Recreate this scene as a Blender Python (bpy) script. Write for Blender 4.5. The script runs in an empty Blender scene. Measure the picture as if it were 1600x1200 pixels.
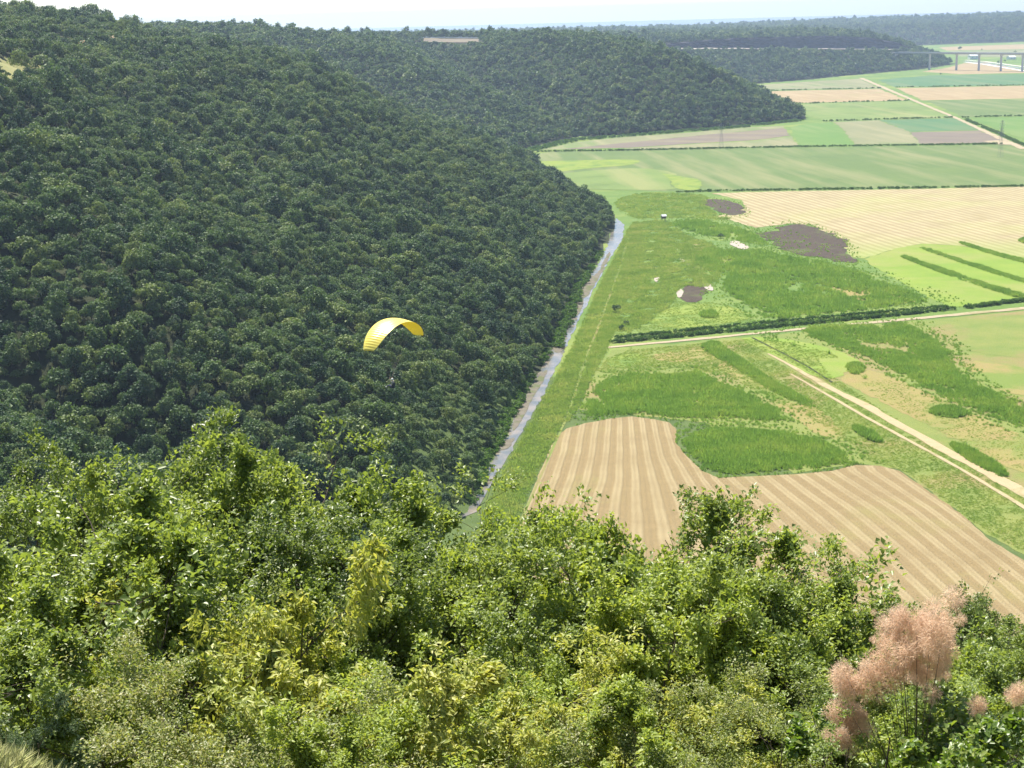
import bpy, bmesh, math, random
import numpy as np
from mathutils import Vector, Matrix

# ------------------------------------------------------------------ camera, sky, sun, exposure
F = 2400.0; H = 145.0                       # focal length in photo pixels, eye height above the valley floor
RO = math.radians(1.5); TH = math.atan(578*math.cos(RO)/F)
c_, s_ = math.cos(TH), math.sin(TH); cr, sr = math.cos(RO), math.sin(RO)
SC = bpy.context.scene
COL = SC.collection
cam_d = bpy.data.cameras.new('camera'); cam = bpy.data.objects.new('camera', cam_d); COL.objects.link(cam)
cam_d.sensor_width = 36; cam_d.lens = F/1600*36; cam_d.clip_start = 0.5; cam_d.clip_end = 60000
Rv = Vector((1, 0, 0)); Uv = Vector((0, s_, c_)); Fv = Vector((0, c_, -s_))
eu = Rv*cr - Uv*sr; ev = Rv*sr + Uv*cr
cam.matrix_world = Matrix(((eu.x, ev.x, -Fv.x, 0), (eu.y, ev.y, -Fv.y, 0), (eu.z, ev.z, -Fv.z, H), (0, 0, 0, 1)))
SC.camera = cam

SUN_AZ = math.radians(-24)                  # from straight ahead, negative is to the left
SUN_EL = math.radians(57)
wd = bpy.data.worlds.new('World'); SC.world = wd; wd.use_nodes = True
wn = wd.node_tree; wn.nodes.clear()
wo = wn.nodes.new('ShaderNodeOutputWorld'); wb = wn.nodes.new('ShaderNodeBackground'); sk = wn.nodes.new('ShaderNodeTexSky')
sk.sky_type = 'NISHITA'; sk.sun_disc = False; sk.sun_elevation = SUN_EL; sk.sun_rotation = SUN_AZ
sk.altitude = 1500; sk.air_density = 1.0; sk.dust_density = 1.0; sk.ozone_density = 1.0
wb.inputs['Strength'].default_value = 0.09
wn.links.new(sk.outputs[0], wb.inputs[0]); wn.links.new(wb.outputs[0], wo.inputs[0])
sun_d = bpy.data.lights.new('sun', 'SUN'); sun_d.energy = 5.0; sun_d.angle = math.radians(0.55); sun_d.color = (1.0, 0.94, 0.84)
sun = bpy.data.objects.new('sun', sun_d); COL.objects.link(sun)
SUN_V = Vector((math.sin(SUN_AZ)*math.cos(SUN_EL), math.cos(SUN_AZ)*math.cos(SUN_EL), math.sin(SUN_EL)))
sun.rotation_euler = SUN_V.to_track_quat('Z', 'Y').to_euler(); sun.location = (0, 0, 400)
vs = SC.view_settings
vs.view_transform = 'Standard'; vs.look = 'None'; vs.exposure = 1.05; vs.gamma = 1.0; vs.use_curve_mapping = False
SC.cycles.max_bounces = 6; SC.cycles.diffuse_bounces = 3; SC.cycles.glossy_bounces = 2
SC.cycles.transmission_bounces = 4; SC.cycles.transparent_max_bounces = 6; SC.cycles.volume_bounces = 0
SC.cycles.use_denoising = True; SC.cycles.caustics_reflective = False; SC.cycles.caustics_refractive = False
SC.cycles.sample_clamp_indirect = 4

# ------------------------------------------------------------------ projection helpers (photo pixel -> place on the land)
def ray(px, py):
    u = (np.asarray(px, float)-800)/F; v = (600-np.asarray(py, float))/F
    a = u*cr+v*sr; b = -u*sr+v*cr
    return np.stack([a, c_+b*s_, -s_+b*c_], -1)
def g(px, py, z=0.0):
    d = ray(px, py); t = (z-H)/d[..., 2]
    return np.stack([d[..., 0]*t, d[..., 1]*t], -1)
def G(L, z=0.0): return [tuple(g(a, b, z)) for a, b in L]
def proj(p):
    p = np.asarray(p, float); x = p[..., 0]; y = p[..., 1]; z = p[..., 2]-H
    f = y*c_-z*s_; b = (y*s_+z*c_)/f; a = x/f
    return 800+F*(a*cr-b*sr), 600-F*(a*sr+b*cr)

# ------------------------------------------------------------------ land form
B1 = G([(745,775),(770,715),(800,650),(835,590),(860,545),(885,490),(905,450),(930,405),(952,365),(962,347)])
B1b = G([(950,335),(900,305),(850,275),(800,246)])
B2 = G([(790,238),(830,229),(870,219),(920,214),(1000,208),(1080,203),(1150,197),(1220,191),(1258,186)])
B2b = G([(1250,178),(1215,163),(1180,148)])
B3 = G([(1150,134),(1200,129),(1260,124),(1320,118),(1400,111),(1460,105),(1487,100)])
B3b = [(1105,4000),(1110,4300),(1000,4800),(700,5200)]
VAL = np.array([(1200,150),(400,230),(150,275),(40,300),(-10,330),(-22,400)]+B1+B1b+B2+B2b+B3+B3b
               + [(1500,5600),(2000,5750),(3000,5900),(4200,6100),(6000,5000),(6000,0)])
RAV = [[(-22,400,0),(-90,430,8),(-200,470,35),(-340,540,85),(-500,640,140)],
       [(6,1655,0),(-90,1640,14),(-250,1560,50),(-480,1500,95),(-700,1500,130)],
       [(96,1850,0),(20,2020,22),(-60,2200,55),(-130,2400,95)],
       [(450,3030,0),(300,2900,15),(100,2800,50),(-200,2800,95)]]
RS = [.62,.40,.5,.3]
PLK = [(-1200,300,190),(-700,900,172),(-400,1000,160),(-250,1200,146),(0,1100,118),(-500,1900,132),(0,2200,111),(300,2300,98),
       (-900,3000,120),(0,3200,88),(600,3600,76),(1000,4000,72),(0,5000,66),(-1500,5000,70),(1500,6200,54),(2200,6400,66),
       (3000,6500,92),(4000,6600,95),(0,8000,40),(3000,9000,60)]
def segd(P, A, B):
    d = B-A; t = np.clip(((P-A)@d)/(d@d), 0, 1); q = A+t[:, None]*d
    return np.hypot(*(P-q).T), t
def inside(P, V):
    P = np.asarray(P, float); x, y = P.T; r = np.zeros(len(P), bool); n = len(V)
    for i in range(n):
        x1, y1 = V[i]; x2, y2 = V[(i+1) % n]
        if y1 == y2: continue
        r ^= ((y1 > y) != (y2 > y)) & (x < (x2-x1)*(y-y1)/(y2-y1)+x1)
    return r
def pdist(P, V, closed=True):
    D = np.full(len(P), 1e9); n = len(V)
    for i in range(n if closed else n-1):
        D = np.minimum(D, segd(P, np.array(V[i], float), np.array(V[(i+1) % n], float))[0])
    return D
def smin(a, b, k):
    h = np.clip(.5+.5*(b-a)/k, 0, 1); return b*(1-h)+a*h-k*h*(1-h)
def ravine(P, pts):
    D = np.full(len(P), 1e9); Z = np.zeros(len(P))
    for (x1,y1,z1),(x2,y2,z2) in zip(pts[:-1], pts[1:]):
        d, t = segd(P, np.array([x1,y1], float), np.array([x2,y2], float)); m = d < D
        D = np.where(m, d, D); Z = np.where(m, z1+(z2-z1)*t, Z)
    return D, Z
def wob(P, sc, seed, octv=3):
    r = np.random.RandomState(seed); out = np.zeros(len(P)); amp = 1
    for o in range(octv):
        for k in range(4):
            a = r.rand()*6.283; f = (1+.5*r.rand())*6.283/sc*2**o; ph = r.rand()*6.283
            out += amp*np.sin(f*(P[:, 0]*math.cos(a)+P[:, 1]*math.sin(a))+ph)/4
        amp *= .5
    return out
def plateau(P):
    w = 0; v = 0
    for x, y, z in PLK:
        ww = (np.hypot(P[:, 0]-x, P[:, 1]-y)+60)**-3.; w = w+ww; v = v+ww*z
    return v/w
def camslope(P):
    x, y = P.T; d = y-0.03*x
    return H-1.7-np.interp(d, [-80,0,4,9,15,30,60,150,270,330,2000], [-12,0,2.2,5.4,8.6,16.4,34,88,138,143.2,143.3])+2.7*np.exp(-((x+6.1)/2.2)**2-((y-15.6)/2.3)**2)
def height(P):
    P = np.asarray(P, float)
    ins = inside(P, VAL); D = np.where(ins, 0, pdist(P, VAL))
    sl = .46+.05*wob(P, 300, 3)
    h = smin(sl*D+3.5*wob(P, 90, 8)*np.clip(D/60, 0, 1), plateau(P)+4*wob(P, 500, 5), 50)
    for r, k in zip(RAV, RS):
        d, z = ravine(P, r); h = np.where(ins, h, smin(h, z+k*np.maximum(d-4, 0), 25))
    h = np.where(ins, 0, np.maximum(h, 0)); y = P[:, 1]
    t = np.clip((y-270)/120, 0, 1); t = t*t*(3-2*t)
    near = np.where(y < 340, np.maximum(camslope(P), 0), 0)+.25*wob(P, 9, 2)*(np.abs(y) < 120)
    return np.where(ins, np.where(y < 340, near, 0), np.maximum(near, h*t))
def hz(x, y): return float(height(np.array([[x, y]]))[0])

# ------------------------------------------------------------------ scene helpers
def tag(o, label=None, cat=None, group=None, kind=None):
    if label: o['label'] = label
    if cat: o['category'] = cat
    if group: o['group'] = group
    if kind: o['kind'] = kind
    return o
def mesh(name, v, f, mats=(), smooth=False, mi=None):
    me = bpy.data.meshes.new(name)
    v = np.asarray(v, float)
    if isinstance(f, np.ndarray):
        n, k = f.shape
        me.vertices.add(len(v)); me.vertices.foreach_set('co', v.ravel())
        me.loops.add(n*k); me.loops.foreach_set('vertex_index', f.ravel().astype(np.int32))
        me.polygons.add(n); me.polygons.foreach_set('loop_start', np.arange(0, n*k, k, dtype=np.int32))
        me.polygons.foreach_set('loop_total', np.full(n, k, np.int32))
        me.update(calc_edges=True)
    else:
        me.from_pydata([tuple(p) for p in v], [], [tuple(q) for q in f]); me.update()
    for m in mats: me.materials.append(m)
    if mi is not None: me.polygons.foreach_set('material_index', np.asarray(mi, np.int32))
    if smooth: me.polygons.foreach_set('use_smooth', np.ones(len(me.polygons), bool))
    return me
def obj(name, me, parent=None, loc=None, rz=None, sc=None):
    o = bpy.data.objects.new(name, me); COL.objects.link(o)
    if parent: o.parent = parent
    if loc is not None: o.location = loc
    if rz is not None: o.rotation_euler = (0, 0, rz)
    if sc is not None: o.scale = sc if hasattr(sc, '__len__') else (sc, sc, sc)
    return o
class MB:
    def __init__(s): s.v = []; s.f = []; s.m = []
    def quadbox(s, pts8, m=0):
        b = len(s.v); s.v += [tuple(p) for p in pts8]
        for q in ((0,3,2,1),(4,5,6,7),(0,1,5,4),(1,2,6,5),(2,3,7,6),(3,0,4,7)): s.f.append(tuple(b+i for i in q)); s.m.append(m)
    def box(s, x0, x1, y0, y1, z0, z1, m=0):
        s.quadbox([(x0,y0,z0),(x1,y0,z0),(x1,y1,z0),(x0,y1,z0),(x0,y0,z1),(x1,y0,z1),(x1,y1,z1),(x0,y1,z1)], m)
    def tube(s, pts, rad, n=5, m=0, cap=True):
        pts = [Vector(p) for p in pts]; b = len(s.v)
        if not hasattr(rad, '__len__'): rad = [rad]*len(pts)
        for i, p in enumerate(pts):
            d = (pts[min(i+1, len(pts)-1)]-pts[max(i-1, 0)])
            d = d.normalized() if d.length > 1e-9 else Vector((0, 0, 1))
            a = d.orthogonal().normalized(); bb = d.cross(a)
            for k in range(n):
                t = 2*math.pi*k/n; q = p+(a*math.cos(t)+bb*math.sin(t))*rad[i]; s.v.append(tuple(q))
        for i in range(len(pts)-1):
            for k in range(n):
                s.f.append((b+i*n+k, b+i*n+(k+1) % n, b+(i+1)*n+(k+1) % n, b+(i+1)*n+k)); s.m.append(m)
        if cap:
            s.f.append(tuple(b+k for k in range(n))[::-1]); s.m.append(m)
            s.f.append(tuple(b+(len(pts)-1)*n+k for k in range(n))); s.m.append(m)
    def me(s, name, mats, smooth=False): return mesh(name, s.v, s.f, mats, smooth, s.m)

# ------------------------------------------------------------------ materials
def newmat(name):
    m = bpy.data.materials.new(name); m.use_nodes = True; nt = m.node_tree; nt.nodes.clear()
    out = nt.nodes.new('ShaderNodeOutputMaterial'); return m, nt, out
def nd(nt, t, **k):
    n = nt.nodes.new(t)
    for a, b in k.items():
        if a.startswith('i_'): n.inputs[int(a[2:])].default_value = b
        else: setattr(n, a, b)
    return n
def noise_(nt, vec, scale, detail=4, rough=.55, out=0, dist=0):
    n = nd(nt, 'ShaderNodeTexNoise'); n.inputs['Scale'].default_value = scale; n.inputs['Detail'].default_value = detail
    n.inputs['Roughness'].default_value = rough; n.inputs['Distortion'].default_value = dist
    if vec is not None: nt.links.new(vec, n.inputs['Vector'])
    return n.outputs[out]
def mth(nt, op, a, b=None, clamp=False):
    n = nd(nt, 'ShaderNodeMath', operation=op, use_clamp=clamp)
    for i, x in enumerate((a, b)):
        if x is None: continue
        if isinstance(x, (int, float)): n.inputs[i].default_value = x
        else: nt.links.new(x, n.inputs[i])
    return n.outputs[0]
def mrange(nt, v, a, b, c=0., d=1.):
    n = nd(nt, 'ShaderNodeMapRange'); nt.links.new(v, n.inputs[0])
    for i, x in enumerate((a, b, c, d)): n.inputs[i+1].default_value = x
    return n.outputs[0]
def mixc(nt, f, a, b, mode='MIX'):
    n = nd(nt, 'ShaderNodeMix', data_type='RGBA', blend_type=mode)
    for i, x in ((0, f), (6, a), (7, b)):
        if isinstance(x, (int, float)): n.inputs[i].default_value = x
        elif isinstance(x, tuple): n.inputs[i].default_value = (*x, 1) if len(x) == 3 else x
        else: nt.links.new(x, n.inputs[i])
    return n.outputs[2]
def bump_(nt, h, strength=.5, dist=.2):
    n = nd(nt, 'ShaderNodeBump'); n.inputs['Strength'].default_value = strength; n.inputs['Distance'].default_value = dist
    nt.links.new(h, n.inputs['Height']); return n.outputs[0]
def prin(nt, col, rough=.8, spec=.2, normal=None, metal=0.):
    p = nd(nt, 'ShaderNodeBsdfPrincipled')
    if isinstance(col, tuple): p.inputs['Base Color'].default_value = (*col, 1)
    else: nt.links.new(col, p.inputs['Base Color'])
    p.inputs['Roughness'].default_value = rough; p.inputs['Specular IOR Level'].default_value = spec; p.inputs['Metallic'].default_value = metal
    if normal is not None: nt.links.new(normal, p.inputs['Normal'])
    return p
def pos(nt): return nd(nt, 'ShaderNodeNewGeometry').outputs['Position']
def plain(name, col, rough=.7, spec=.3, var=.12, scale=3., metal=0.):
    m, nt, out = newmat(name); tc = nd(nt, 'ShaderNodeTexCoord').outputs['Object']
    n = noise_(nt, tc, scale); c2 = tuple(min(1, x*(1+2*var)) for x in col); c1 = tuple(x*(1-2*var) for x in col)
    nt.links.new(prin(nt, mixc(nt, n, c1, c2), rough, spec, None, metal).outputs[0], out.inputs[0]); return m
def leafmat(name, cols, trans, tmix=.35, rough=.5, spec=.3, tree_var=.5):
    """leaf colour varies leaf by leaf and tree by tree; light shines through the blades"""
    m, nt, out = newmat(name)
    isl = nd(nt, 'ShaderNodeNewGeometry').outputs['Random Per Island']; orr = nd(nt, 'ShaderNodeObjectInfo').outputs['Random']
    f = mth(nt, 'ADD', mth(nt, 'MULTIPLY', isl, 1-tree_var), mth(nt, 'MULTIPLY', orr, tree_var))
    r = nd(nt, 'ShaderNodeValToRGB'); cr_ = r.color_ramp
    for i, c in enumerate(cols):
        e = cr_.elements[i] if i < 2 else cr_.elements.new(.5)
        e.position = i/(len(cols)-1); e.color = (*c, 1)
    nt.links.new(f, r.inputs[0])
    p = prin(nt, r.outputs[0], rough, spec)
    t = nd(nt, 'ShaderNodeBsdfTranslucent'); nt.links.new(mixc(nt, 1., r.outputs[0], trans, 'MULTIPLY'), t.inputs[0])
    mx = nd(nt, 'ShaderNodeMixShader'); mx.inputs[0].default_value = tmix
    nt.links.new(p.outputs[0], mx.inputs[1]); nt.links.new(t.outputs[0], mx.inputs[2]); nt.links.new(mx.outputs[0], out.inputs[0])
    return m
def fieldmat(name, a, b, patch=None, pscale=.01, pth=(.5, .6), nscale=.12, stripe=None, stripe_col=None, smix=.7, bump=.35, fine=1.2, grad=None, grad_col=None, attr=None, wobble=.25, streak=None, streak_col=None):
    """crop or meadow: two base colours in noise, patches of a third colour, mowing rows along a direction in the field"""
    m, nt, out = newmat(name); P = pos(nt)
    n1 = noise_(nt, P, nscale, 6, .65); col = mixc(nt, mrange(nt, n1, .3, .7), a, b)
    nf = noise_(nt, P, fine, 4, .7); h = nf
    if patch:
        n2 = noise_(nt, P, pscale, 6, .62, dist=.4); col = mixc(nt, mrange(nt, n2, *pth), col, patch)
    if streak:
        ang, per = streak; vm = nd(nt, 'ShaderNodeVectorRotate', rotation_type='Z_AXIS'); nt.links.new(P, vm.inputs['Vector']); vm.inputs['Angle'].default_value = -ang
        vs2 = nd(nt, 'ShaderNodeVectorMath', operation='MULTIPLY'); nt.links.new(vm.outputs[0], vs2.inputs[0]); vs2.inputs[1].default_value = (1/per, .018/per*4, 0)
        ns = noise_(nt, vs2.outputs[0], 1., 5, .6); col = mixc(nt, mrange(nt, ns, .46, .66, 0, .85), col, streak_col)
    if stripe or attr:
        if attr:
            at = nd(nt, 'ShaderNodeAttribute', attribute_name=attr); u = at.outputs['Fac']
        else:
            ang, per = stripe; sp = nd(nt, 'ShaderNodeSeparateXYZ'); nt.links.new(P, sp.inputs[0])
            u = mth(nt, 'ADD', mth(nt, 'MULTIPLY', sp.outputs[0], math.cos(ang)/per), mth(nt, 'MULTIPLY', sp.outputs[1], math.sin(ang)/per))
        wn_ = noise_(nt, P, .035, 3); u = mth(nt, 'ADD', u, mth(nt, 'MULTIPLY', wn_, wobble*3))
        wn2 = noise_(nt, P, .5, 3); u = mth(nt, 'ADD', u, mth(nt, 'MULTIPLY', wn2, wobble*.9))
        si = mth(nt, 'SINE', mth(nt, 'MULTIPLY', u, 2*math.pi))
        si = mth(nt, 'ADD', mth(nt, 'MULTIPLY', si, .8), mth(nt, 'MULTIPLY', mth(nt, 'SINE', mth(nt, 'MULTIPLY', u, 6*math.pi)), .4))
        ra = noise_(nt, P, .05, 4); row = mrange(nt, mth(nt, 'ADD', si, mth(nt, 'MULTIPLY', nf, 2.2)), .5, 2.1)
        row2 = mth(nt, 'MULTIPLY', row, mrange(nt, ra, .25, .6, .35, 1.))
        col = mixc(nt, mth(nt, 'MULTIPLY', row2, smix), col, stripe_col)
        h = mth(nt, 'ADD', nf, mth(nt, 'MULTIPLY', row, 1.2))
    if grad:
        (gx, gy, g0, g1) = grad; sp = nd(nt, 'ShaderNodeSeparateXYZ'); nt.links.new(P, sp.inputs[0])
        gv = mth(nt, 'ADD', mth(nt, 'MULTIPLY', sp.outputs[0], gx), mth(nt, 'MULTIPLY', sp.outputs[1], gy))
        gv = mth(nt, 'ADD', gv, mth(nt, 'MULTIPLY', noise_(nt, P, .02, 5), (g1-g0)*.9))
        col = mixc(nt, mth(nt, 'MULTIPLY', mrange(nt, gv, g0+(g1-g0)*.45, g1+(g1-g0)*.45), .8), col, grad_col)
    col = mixc(nt, mrange(nt, nf, .35, .75, .0, .45), col, mixc(nt, .5, col, (.03, .05, .015)))
    p = prin(nt, col, .9, .1, bump_(nt, h, bump, .4)); nt.links.new(p.outputs[0], out.inputs[0]); return m

M = {}
M['meadow'] = fieldmat('valley_meadow', (.10,.18,.04), (.16,.235,.055), (.23,.28,.07), .012, (.5,.66), .06, bump=.9)
M['forest_floor'] = fieldmat('forest_floor', (.03,.038,.018), (.05,.058,.024), bump=.6)
M['scrub_floor'] = fieldmat('scrub_floor', (.075,.115,.035), (.12,.165,.05), nscale=.15, bump=1.)
M['dry_slope'] = fieldmat('dry_grass_slope', (.33,.29,.13), (.24,.26,.09), nscale=.6, fine=6)
M['stubble'] = fieldmat('stubble', (.245,.18,.088), (.29,.215,.105), (.28,.24,.095), .03, (.55,.72), .25, attr='row', stripe_col=(.455,.365,.205), smix=.8, bump=.7, wobble=.07, fine=1.6)
ANG_B = math.atan2(.2, 1.0)
M['mown'] = fieldmat('mown_field', (.28,.225,.12), (.325,.26,.14), (.30,.29,.11), .011, (.5,.68), .05, stripe=(ANG_B, 6.2), stripe_col=(.47,.41,.245), smix=.85, wobble=.07, grad=(-.35, -1, -1085, -960), grad_col=(.25,.32,.075))
M['bright'] = fieldmat('bright_meadow', (0.162,0.257,0.036), (0.225,0.297,0.050), (0.270,0.279,0.086), .014, (.5,.7), .04)
M['lime'] = fieldmat('lime_grass', (.19,.265,.045), (.235,.275,.06), (.14,.215,.045), .05, (.46,.62), .08)
M['olive'] = fieldmat('olive_meadow', (.155,.215,.05), (.23,.25,.07), (.26,.215,.09), .02, (.5,.62), .06, bump=.9)
M['dry'] = fieldmat('dry_meadow', (.31,.235,.10), (.26,.25,.075), (.17,.23,.05), .025, (.5,.63), .09, bump=.9)
M['green1'] = fieldmat('green_crop', (0.104,0.158,0.050), (0.135,0.189,0.059), None, .008, (.52,.66), .02, streak=(math.radians(6), 22), streak_col=(0.225,0.234,0.104))
M['green2'] = fieldmat('pale_green_crop', (0.144,0.211,0.059), (0.180,0.239,0.068), (0.122,0.180,0.050), .012, (.5,.62), .03, streak=(math.radians(6), 30), streak_col=(0.243,0.261,0.099))
M['green3'] = fieldmat('bright_green_crop', (0.104,0.198,0.045), (0.131,0.221,0.054), None, .01, (.56,.68), .03, streak=(math.radians(6), 16), streak_col=(0.180,0.239,0.077))
M['teal'] = fieldmat('blue_green_crop', (.075,.16,.07), (.095,.185,.075), None, .006, (.55,.7), .02, streak=(math.radians(6), 35), streak_col=(.15,.20,.09))
M['brown'] = fieldmat('ploughed_soil', (.165,.137,.11), (.20,.162,.128), None, .01, (.55,.68), .03, streak=(math.radians(60), 20), streak_col=(.235,.205,.125))
M['tan'] = fieldmat('tan_stubble', (0.306,0.230,0.126), (0.342,0.257,0.140), (0.279,0.257,0.117), .02, (.56,.7), .08, streak=(math.radians(6), 12), streak_col=(0.405,0.315,0.180), bump=.8)
M['greytan'] = fieldmat('grey_green_stubble', (0.194,0.203,0.104), (0.225,0.225,0.117), (0.153,0.211,0.072), .008, (.5,.64), .02, streak=(math.radians(6), 25), streak_col=(0.279,0.261,0.144))
M['track'] = fieldmat('dirt_track', (0.370,0.302,0.197), (0.420,0.344,0.227), (0.277,0.252,0.118), .06, (.55,.65), .3, fine=2.5)
M['straw'] = fieldmat('straw_track', (0.395,0.311,0.176), (0.445,0.361,0.218), (0.252,0.235,0.101), .06, (.56,.66), .25, fine=2.)
M['burnt'] = fieldmat('burnt_reed', (.058,.042,.034), (.10,.075,.055), (.10,.115,.04), .05, (.54,.66), .25, bump=1.)
M['white_mud'] = fieldmat('dry_white_mud', (.46,.40,.34), (.36,.31,.25), nscale=.3)
M['mud'] = fieldmat('river_mud', (.135,.12,.09), (.20,.175,.135), (.12,.135,.06), .15, (.5,.6), .4, fine=2.5)
M['canal_bank'] = plain('pale_gravel', (.62,.60,.56))
M['rock'] = fieldmat('cut_rock', (.075,.066,.078), (.11,.10,.11), (.06,.06,.055), .03, (.5,.6), .06)
M['concrete'] = plain('concrete', (.52,.52,.52), .8, .2, .06, .2)
M['steel'] = plain('grey_steel', (.22,.23,.24), .5, .5, .1, 1., .6)
M['bark'] = plain('bark', (.075,.062,.05), .9, .1, .3, 12.)
M['twig'] = plain('twig', (.11,.09,.07), .9, .1, .25, 12.)
M['white'] = plain('white_paint', (.8,.8,.78), .6, .3, .03)
M['roof_tile'] = plain('roof_tile', (.36,.2,.14), .8, .2, .1)
M['wood'] = plain('weathered_wood', (.2,.16,.12), .85, .2, .2)
m, nt, out = newmat('river_water'); P_ = pos(nt)
wcol = mixc(nt, mrange(nt, noise_(nt, P_, .12, 5), .4, .62), (.13,.135,.12), (.25,.21,.16))
wp = prin(nt, wcol, .13, .5, bump_(nt, noise_(nt, P_, 1.4, 4), .25, .15)); wp.inputs['IOR'].default_value = 1.33
nt.links.new(wp.outputs[0], out.inputs[0]); M['water'] = m
m, nt, out = newmat('sea_water'); P_ = pos(nt)
wp = prin(nt, (.03,.07,.10), .25, .5, bump_(nt, noise_(nt, P_, .05, 3), .2, 2.)); nt.links.new(wp.outputs[0], out.inputs[0]); M['sea'] = m

for key, cols in (('wood_leaf', [(.058,.104,.043), (.108,.17,.06), (.19,.255,.088)]), ('wood_leaf_warm', [(.09,.138,.047), (.16,.215,.066), (.25,.295,.092)]), ('wood_leaf_dark', [(.036,.075,.038), (.062,.112,.05), (.105,.165,.065)])):
    M[key] = leafmat(key, cols, (1.1,1.2,.6), .27, .55, .15, .62)
    nt = M[key].node_tree; ramp = next(n for n in nt.nodes if n.type == 'VALTORGB'); ns_ = noise_(nt, pos(nt), .022, 4, .6)
    old = ramp.inputs[0].links[0].from_socket; nt.links.new(mth(nt, 'ADD', mth(nt, 'MULTIPLY', old, .62), mth(nt, 'MULTIPLY', mrange(nt, ns_, .3, .7), .38)), ramp.inputs[0])
M['hedge_leaf'] = leafmat('hedge_leaves', [(.07,.14,.035), (.10,.18,.042), (.15,.22,.05)], (1.,1.2,.5), .35, .6, .2, .3)
M['reed_leaf'] = leafmat('reed_leaves', [(.15,.28,.07), (.25,.395,.10), (.43,.50,.16)], (1.15,1.2,.6), .55, .6, .12, .45)
M['grass_leaf'] = leafmat('tall_grass', [(.165,.275,.07), (.28,.39,.11), (.49,.49,.21)], (1.15,1.15,.65), .55, .6, .1, .45)
for key, nsc in (('reed_leaf', .045), ('grass_leaf', .06)):        # older and younger growth in patches
    nt = M[key].node_tree; ramp = next(n for n in nt.nodes if n.type == 'VALTORGB'); ns_ = noise_(nt, pos(nt), nsc, 5, .65)
    old = ramp.inputs[0].links[0].from_socket; nt.links.new(mth(nt, 'ADD', mth(nt, 'MULTIPLY', old, .5), mth(nt, 'MULTIPLY', mrange(nt, ns_, .35, .68), .55)), ramp.inputs[0])
M['dry_leaf'] = leafmat('dry_grass', [(.50,.50,.28), (.60,.60,.36), (.36,.44,.17)], (1.,1.,.75), .5, .7, .1, .55)
M['oak_leaf'] = leafmat('oak_leaves', [(.15,.21,.055), (.215,.285,.072), (.31,.37,.10)], (1.45,1.4,.65), .43, .38, .35, .4)
M['dark_leaf'] = leafmat('dark_oak_leaves', [(.105,.15,.048), (.15,.205,.06), (.23,.28,.082)], (1.45,1.45,.65), .42, .38, .35, .4)
M['lime_leaf'] = leafmat('lime_leaves', [(.20,.275,.055), (.30,.38,.075), (.43,.48,.11)], (1.35,1.3,.6), .42, .42, .3, .35)
M['yellow_leaf'] = leafmat('yellow_leaves', [(.27,.33,.075), (.40,.44,.10), (.55,.53,.18)], (1.25,1.2,.6), .4, .45, .3, .3)
M['small_leaf'] = leafmat('small_leaves', [(.16,.21,.06), (.24,.29,.085), (.40,.38,.18)], (1.3,1.3,.6), .4, .42, .35, .35)
M['juniper_leaf'] = leafmat('juniper_needles', [(.09,.14,.075), (.13,.185,.10), (.17,.22,.11)], (1.,1.1,.7), .3, .6, .2, .3)
M['round_leaf'] = leafmat('smoke_bush_leaves', [(.11,.18,.04), (.16,.235,.05), (.25,.29,.075)], (1.4,1.5,.5), .4, .38, .45, .25)
M['plume'] = leafmat('smoke_plume', [(.72,.53,.40), (.82,.64,.50), (.90,.75,.60)], (1.05,1.02,.96), .65, .9, .05, .35)

# ------------------------------------------------------------------ terrain sheet
def build_terrain():
    ys = np.concatenate([np.linspace(-70, 44, 77), np.linspace(46, 460, 180), np.geomspace(463, 8200, 380)])
    nx = 300; t = np.linspace(-1, 1, nx); V = []
    for y in ys: V.append(np.stack([t*(60+.58*max(y, 0)), np.full(nx, y)], -1))
    V = np.concatenate(V); Z = height(V)
    i, j = np.meshgrid(np.arange(len(ys)-1), np.arange(nx-1), indexing='ij'); a = (i*nx+j).ravel()
    f = np.stack([a, a+1, a+nx+1, a+nx], -1)
    zc = Z[f].max(1); yc = V[f[:, 0], 1]; xc = V[f[:, 0], 0]
    pxx, pyy = proj(np.stack([xc, np.maximum(yc, 1), Z[f[:, 0]]], -1))
    mi = np.where(zc > .3, 1, 0)
    mi[yc < 40] = 2
    mi[(pxx > 600) & (pyy > 590) & (yc > 380) & (yc < 660) & (zc < 40)] = 3
    clear = (pxx < 100) & (pyy > 88) & (pyy < 124) & (yc > 300)
    mi[clear] = 2
    me = mesh('terrain', np.concatenate([V, Z[:, None]], 1), f, [M['meadow'], M['forest_floor'], M['dry_slope'], M['scrub_floor']], True, mi)
    tag(obj('terrain', me), 'green valley floor and the wooded hills rising round it', 'terrain', kind='structure')
build_terrain()
sea = mesh('sea', [(-16000,8100,-1.2),(16000,8100,-1.2),(22000,23500,-1.2),(-22000,23500,-1.2)], [(0,1,2,3)], [M['sea']])
tag(obj('sea', sea), 'pale sea on the horizon beyond the hills', 'sea', kind='structure')

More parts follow.
